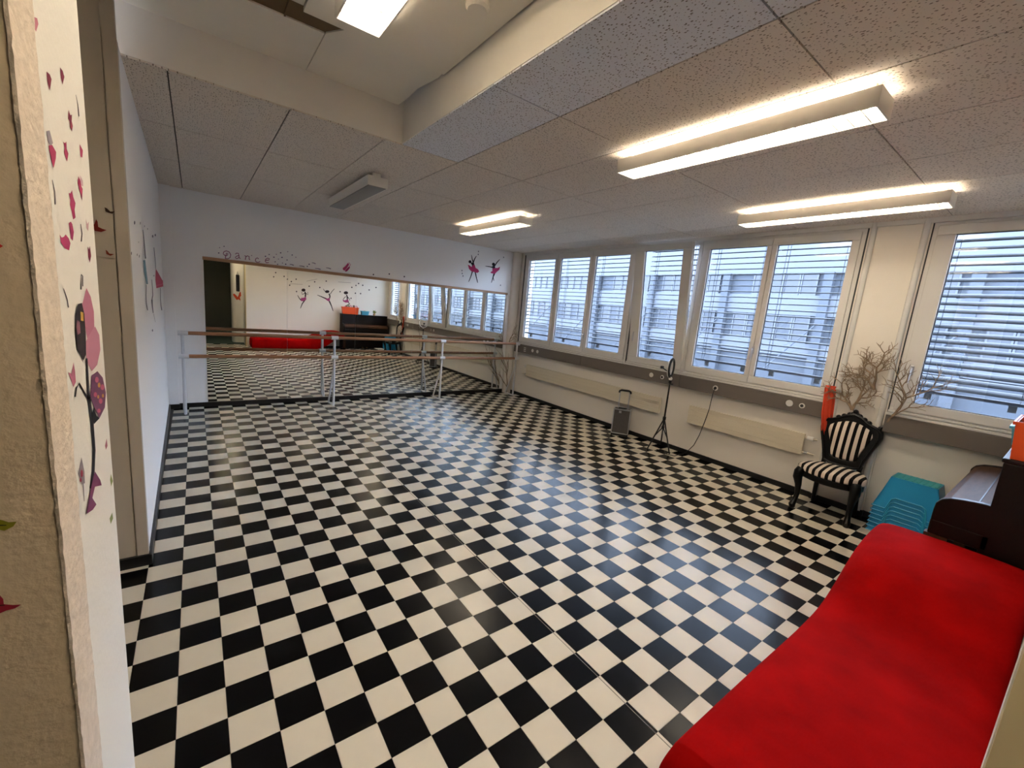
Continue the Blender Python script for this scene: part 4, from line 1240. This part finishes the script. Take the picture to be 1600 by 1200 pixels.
sticker('tiny pink petal sticker right of the fairy legs', 'wall sticker', PL_END, f3, [('petal', '#a0566a', [('p', [(500, 795), (504, 830), (497, 848), (492, 830)])])], G1)
G3 = 'green leaf stickers on the pier'
for pts in ([(520, 962), (529, 995), (521, 1020), (516, 990)], [(526, 1142), (530, 1170), (519, 1197), (514, 1170)]):
    sticker('tiny green leaf sticker low on the pier face', 'wall sticker', PL_END, f3, [('leaf', '#7f8a45', [('p', pts)])], G3)
sticker('yellow green butterfly sticker on the near beige wall', 'wall sticker', PL_NEAR, f4, [('wings', '#8f8a1e', [('p', [(-30, 30), (10, 38), (40, 48), (78, 45), (62, 68), (20, 88), (-20, 80)])]), ('body', '#2d2a12', [('l', [(-20, 62), (30, 62)], 7, 4)])])
sticker('red butterfly sticker on the near beige wall', 'wall sticker', PL_NEAR, f4, [('wings', '#a1263a', [('p', [(-25, 385), (0, 390), (15, 408), (18, 432), (60, 436), (100, 434), (70, 452), (30, 462), (0, 475), (-25, 470)])]), ('body', '#3a1016', [('l', [(-20, 440), (22, 436)], 6, 4)])])
sticker('little red butterfly sticker high on the near beige wall', 'wall sticker', PL_NEAR, f2, [('wing', '#b02a22', [('p', [(-20, 715), (0, 726), (20, 738), (0, 750), (-20, 752)])])])
G4 = 'butterfly stickers on the beige panel'
sticker('dark brown butterfly sticker on the beige panel', 'wall sticker', PL_RET, f2, [('wings', '#3a2417', [('p', [(653, 495), (668, 502), (678, 512), (690, 522), (718, 521), (702, 536), (678, 530), (660, 522)])])], G4)
sticker('large red butterfly sticker on the beige panel', 'wall sticker', PL_RET, f2, [('wings', '#7d2018', [('p', [(600, 570), (610, 585), (614, 618), (640, 630), (667, 638), (632, 650), (592, 643), (578, 612), (590, 600)])])], G4)
sticker('small rust butterfly sticker lowest on the beige panel', 'wall sticker', PL_RET, f2, [('wings', '#7f3320', [('p', [(660, 760), (672, 770), (684, 785), (714, 788), (690, 799), (665, 788)])])], G4)
f6 = (200, 320, 6.0)
sticker('dancer sticker in a narrow blue dress on the left wall', 'wall sticker', PL_LEFT, f6, [('upper_body', '#4a4450', [('l', [(140, 235), (148, 310), (156, 400), (165, 505)], 4, 11)]), ('dress', '#5f8796', [('p', [(142, 520), (161, 517), (176, 640), (188, 742), (172, 744), (154, 650)])]), ('legs', '#5b5560', [('l', [(172, 750), (168, 850), (170, 920), (183, 988)], 4, 8)])])
sticker('dancer sticker in a flared pink dress on the left wall', 'wall sticker', PL_LEFT, f6, [('upper_body', '#454760', [('l', [(243, 400), (250, 470), (258, 545), (260, 600)], 6, 4)]), ('dress', '#b0234c', [('p', [(260, 598), (285, 640), (318, 700), (345, 738), (338, 764), (266, 782), (257, 700)])]), ('hem', '#c9607c', [('l', [(265, 758), (300, 748), (338, 738)], 5, 5)]), ('legs', '#5b5560', [('l', [(303, 780), (303, 880), (308, 940), (316, 988)], 4, 8)])])
sticker('slim grey dancer sticker between the blue and pink ones', 'wall sticker', PL_LEFT, f6, [('figure', '#59525e', [('l', [(222, 700), (230, 780), (232, 850), (223, 900)], 4, 9), ('l', [(224, 890), (228, 950), (236, 1015)], 14, 7), ('l', [(240, 1020), (256, 1100)], 3, 2)])])
G5 = 'small note stickers on the left wall'
for x, y, r, ry in ((62, 168, 6, 18), (115, 172, 3, 14), (155, 200, 3, 8), (184, 226, 3, 8), (232, 295, 6, 14), (256, 284, 6, 12), (32, 455, 4, 16), (86, 468, 3, 12), (106, 482, 3, 14), (100, 350, 3, 5), (230, 1178, 5, 12), (243, 664, 4, 7)):
    sticker('small dark music note sticker near the dancers on the left wall', 'wall sticker', PL_LEFT, f6, [('note', '#4d4a58', [('c', (x, y, r), ry)])], G5)
# lettering above the mirror
f7 = (330, 370, 6.957)
PC = '#8a3a68'
letters = [('letter_d', [[(130, 185), (140, 160), (165, 153), (195, 165), (212, 195), (205, 225), (185, 238), (152, 236)], [(152, 236), (160, 205), (166, 176), (182, 180), (178, 200), (152, 206), (133, 188)]]),
           ('letter_a', [[(262, 190), (275, 178), (295, 180), (302, 205), (305, 230), (318, 236)], [(300, 205), (275, 210), (262, 225), (275, 238), (302, 226)]]),
           ('letter_n', [[(362, 205), (376, 210), (374, 230), (370, 250)], [(374, 222), (393, 206), (412, 214), (412, 240), (420, 252)]]),
           ('letter_c', [[(516, 240), (500, 228), (483, 240), (480, 262), (495, 277), (515, 277), (532, 268)]]),
           ('letter_e', [[(590, 257), (628, 252), (634, 240), (612, 231), (592, 245), (587, 265), (600, 283), (626, 279)]])]
sticker('curly lettering reading Dance above the mirror rail', 'wall lettering', PL_BACK, f7, [(n_, PC, [('l', s_, 8, 8) for s_ in st_]) for n_, st_ in letters], name='wall_lettering')
dots = [(92, 118), (140, 104), (82, 176), (440, 204), (630, 192), (755, 174), (832, 162), (880, 198), (770, 224), (732, 242), (825, 252), (682, 222), (775, 285), (722, 300), (810, 298), (920, 222), (695, 272), (590, 212), (708, 190), (1045, 322), (1065, 298)]
for k, (x, y) in enumerate(dots):
    sticker('tiny purple dot sticker scattered around the Dance lettering', 'wall sticker', PL_BACK, f7, [('dot', PUR if k % 3 else '#8a6a8c', [('c', (x, y, 6 + (k % 3)), 5 + (k % 3))])], 'purple dots around the lettering')
for x, y, L in ((875, 302, 22), (985, 318, 28), (1115, 285, 20), (1275, 340, 26), (1160, 346, 30)):
    sticker('faint mauve dash sticker resting on the mirror rail', 'wall sticker', PL_BACK, f7, [('dash', '#85758c', [('l', [(x - L, y - 3), (x, y), (x + L, y + 8)], 6, 10)])], 'mauve dashes above the rail')
sticker('pair of pink ballet slippers sticker above the mirror rail', 'wall sticker', PL_BACK, f7, [('slipper', '#b23d6c', [('p', [(1430, 340), (1455, 322), (1485, 285), (1500, 300), (1475, 340), (1450, 368), (1432, 358)])]), ('slipper', '#a03363', [('p', [(1455, 365), (1480, 340), (1505, 318), (1508, 338), (1480, 372), (1460, 382)])]), ('ribbon', '#c55a86', [('l', [(1485, 288), (1500, 282), (1515, 305), (1500, 322)], 5, 5)])])
f8 = (700, 370, 10.91)
BC = '#1d1219'; TU = '#bb2d63'
sticker('ballerina sticker with both arms raised and a pink tutu above the mirror', 'wall sticker', PL_BACK, f8, [
    ('body', BC, [('l', [(435, 450), (415, 390), (400, 310)], 22, 9), ('l', [(425, 450), (455, 375), (485, 326)], 22, 9), ('c', (375, 425, 26), 26), ('p', [(385, 440), (440, 435), (452, 480), (420, 492), (395, 465)]), ('l', [(420, 480), (418, 585), (388, 680), (352, 768)], 24, 10), ('l', [(435, 470), (465, 605), (485, 700), (506, 782)], 24, 12)]),
    ('tutu', TU, [('p', [(338, 478), (362, 484), (400, 512), (440, 470), (456, 482), (470, 530), (512, 555), (532, 592), (500, 616), (450, 602), (400, 590), (360, 550)])])])
sticker('ballerina sticker with one arm outstretched and a pink tutu beside the corner', 'wall sticker', PL_BACK, f8, [
    ('body', BC, [('c', (775, 468, 26), 28), ('l', [(795, 495), (840, 430), (882, 385)], 20, 9), ('l', [(772, 525), (720, 512), (638, 500)], 20, 9), ('p', [(752, 500), (800, 488), (805, 532), (760, 542)]), ('l', [(782, 530), (785, 620), (765, 700), (740, 782)], 28, 10), ('l', [(785, 530), (795, 630), (770, 690), (782, 748)], 20, 9)]),
    ('tutu', TU, [('p', [(755, 540), (800, 533), (850, 530), (886, 508), (876, 560), (830, 600), (800, 632), (740, 622), (722, 605), (757, 582)])])])
for x, y in ((238, 575), (242, 625), (256, 668), (895, 826), (948, 350), (520, 250), (515, 300)):
    sticker('tiny grey note sticker near the ballerinas above the mirror', 'wall sticker', PL_BACK, f8, [('note', '#5a5566', [('c', (x, y, 8), 13)])], 'tiny notes near the ballerinas')
f9 = (460, 420, 8.0)
for x, y in ((988, 72), (1186, 65), (1374, 98)):
    sticker('single dark dot sticker above the middle of the mirror rail', 'wall sticker', PL_BACK, f9, [('dot', '#3c3442', [('c', (x, y, 9), 10)])], 'dots above the rail middle')
# dancers on the wall behind the chaise, seen in the mirror
DB, DP = '#2b1a1c', '#a53f72'
sticker('dancer sticker kicking one leg back, first above the chaise', 'wall sticker', 'mirror', f9, [
    ('body', DB, [('c', (112, 266, 26), 20), ('l', [(130, 285), (138, 320), (135, 352)], 14, 18), ('l', [(132, 385), (95, 440), (74, 494)], 16, 7), ('l', [(88, 395), (62, 372), (38, 330)], 14, 6), ('l', [(130, 305), (95, 322), (90, 288)], 8, 6), ('l', [(140, 305), (168, 325), (165, 290)], 8, 6)]),
    ('skirt', DP, [('p', [(80, 365), (120, 360), (142, 345), (148, 385), (110, 405), (80, 402)])])])
sticker('dancer sticker leaping with a leg stretched out above the chaise', 'wall sticker', 'mirror', f9, [
    ('body', DB, [('c', (408, 285, 28), 18), ('l', [(430, 310), (442, 340), (438, 370)], 14, 16), ('l', [(430, 395), (460, 460), (482, 528)], 18, 7), ('l', [(405, 378), (340, 350), (285, 328)], 16, 6), ('l', [(445, 318), (470, 280), (498, 250)], 8, 6), ('l', [(405, 300), (375, 275), (358, 250)], 8, 5)]),
    ('skirt', DP, [('p', [(375, 372), (410, 372), (442, 360), (440, 405), (415, 402)])])])
sticker('dancer sticker with bent knee next to the orange tub', 'wall sticker', 'mirror', f9, [
    ('body', DB, [('c', (642, 300, 28), 20), ('l', [(650, 325), (658, 350), (660, 385)], 14, 16), ('l', [(660, 410), (690, 438), (640, 462), (622, 515)], 14, 7), ('l', [(662, 350), (682, 372), (692, 395)], 8, 6), ('l', [(640, 345), (615, 370), (605, 392)], 8, 6)]),
    ('skirt', DP, [('p', [(600, 388), (630, 395), (665, 378), (682, 412), (645, 424), (610, 410)])])])
for x, y in ((20, 130), (252, 163), (396, 154), (183, 218), (316, 234), (716, 232), (768, 208), (800, 184), (852, 206), (932, 264), (1018, 234), (825, 310), (760, 305), (570, 286), (25, 284), (706, 368), (-90, 130), (-130, 95), (-235, 48), (-60, 205), (-40, 160), (-260, 100)):
    sticker('small dark dot sticker on the wall above the chaise', 'wall sticker', 'mirror', f9, [('dot', '#4b4248', [('c', (x, y, 9), 9)])], 'dots on the wall above the chaise')
for a, c in (((150, 155), (285, 128)), ((545, 165), (705, 175)), ((-60, 188), (100, 195))):
    sticker('thin grey line sticker on the wall above the chaise', 'wall sticker', 'mirror', f9, [('line', '#8d8680', [('l', [a, c], 4, 4)])], 'line stickers above the chaise')

# ------------------------------------------------------------------ corridor details seen in the mirror
YC = -17.2
pier = MB().prism([(XJ, YC), (6.75, YC), (6.4, YC - 0.1), (6.15, YC - 0.4), (6.05, YC - 0.9), (6.05, YC - 2.4), (XJ, YC - 2.4)], lambda x, y: (x, y, 0), lambda x, y: (x, y, ZC))
struct(pier.build('wall_corridor_pier', M_WALLW, smooth=True))
cp = thing('hanging_bag', 'long dark bag hanging on the white corridor pier', 'bag', (7.0, YC, 9.2))
MB().box(6.72, 7.28, YC, YC + 0.25, 9.3, 12.3).build('bag_body', M_BLKP, cp, bevel=0.02)
MB().tube([(6.85, YC + 0.1, 12.2), (7.0, YC + 0.05, 12.9), (7.15, YC + 0.1, 12.2)], 0.04, 6).build('strap', M_BLKP, cp)
rbf = MB()
cx_, cz_ = 6.95, 8.5
rbf.add([(cx_ + u, YC + 0.012, cz_ + v) for u, v in ((0, -0.2), (0.12, 0.1), (0.3, 0.7), (0.5, 0.8), (0.55, 0.1), (0.35, -0.2), (0.45, -0.8), (0.1, -0.6), (-0.15, -0.75), (-0.4, -0.4), (-0.75, 0.2), (-0.55, 0.4), (-0.2, 0.1))], [tuple(range(13))])
tag(rbf.build('wall_sticker', scol('#c4431f')), 'orange red butterfly sticker under the bag on the corridor pier', 'wall sticker')

for o in bpy.data.objects:
    if '_org' in o:
        del o['_org']
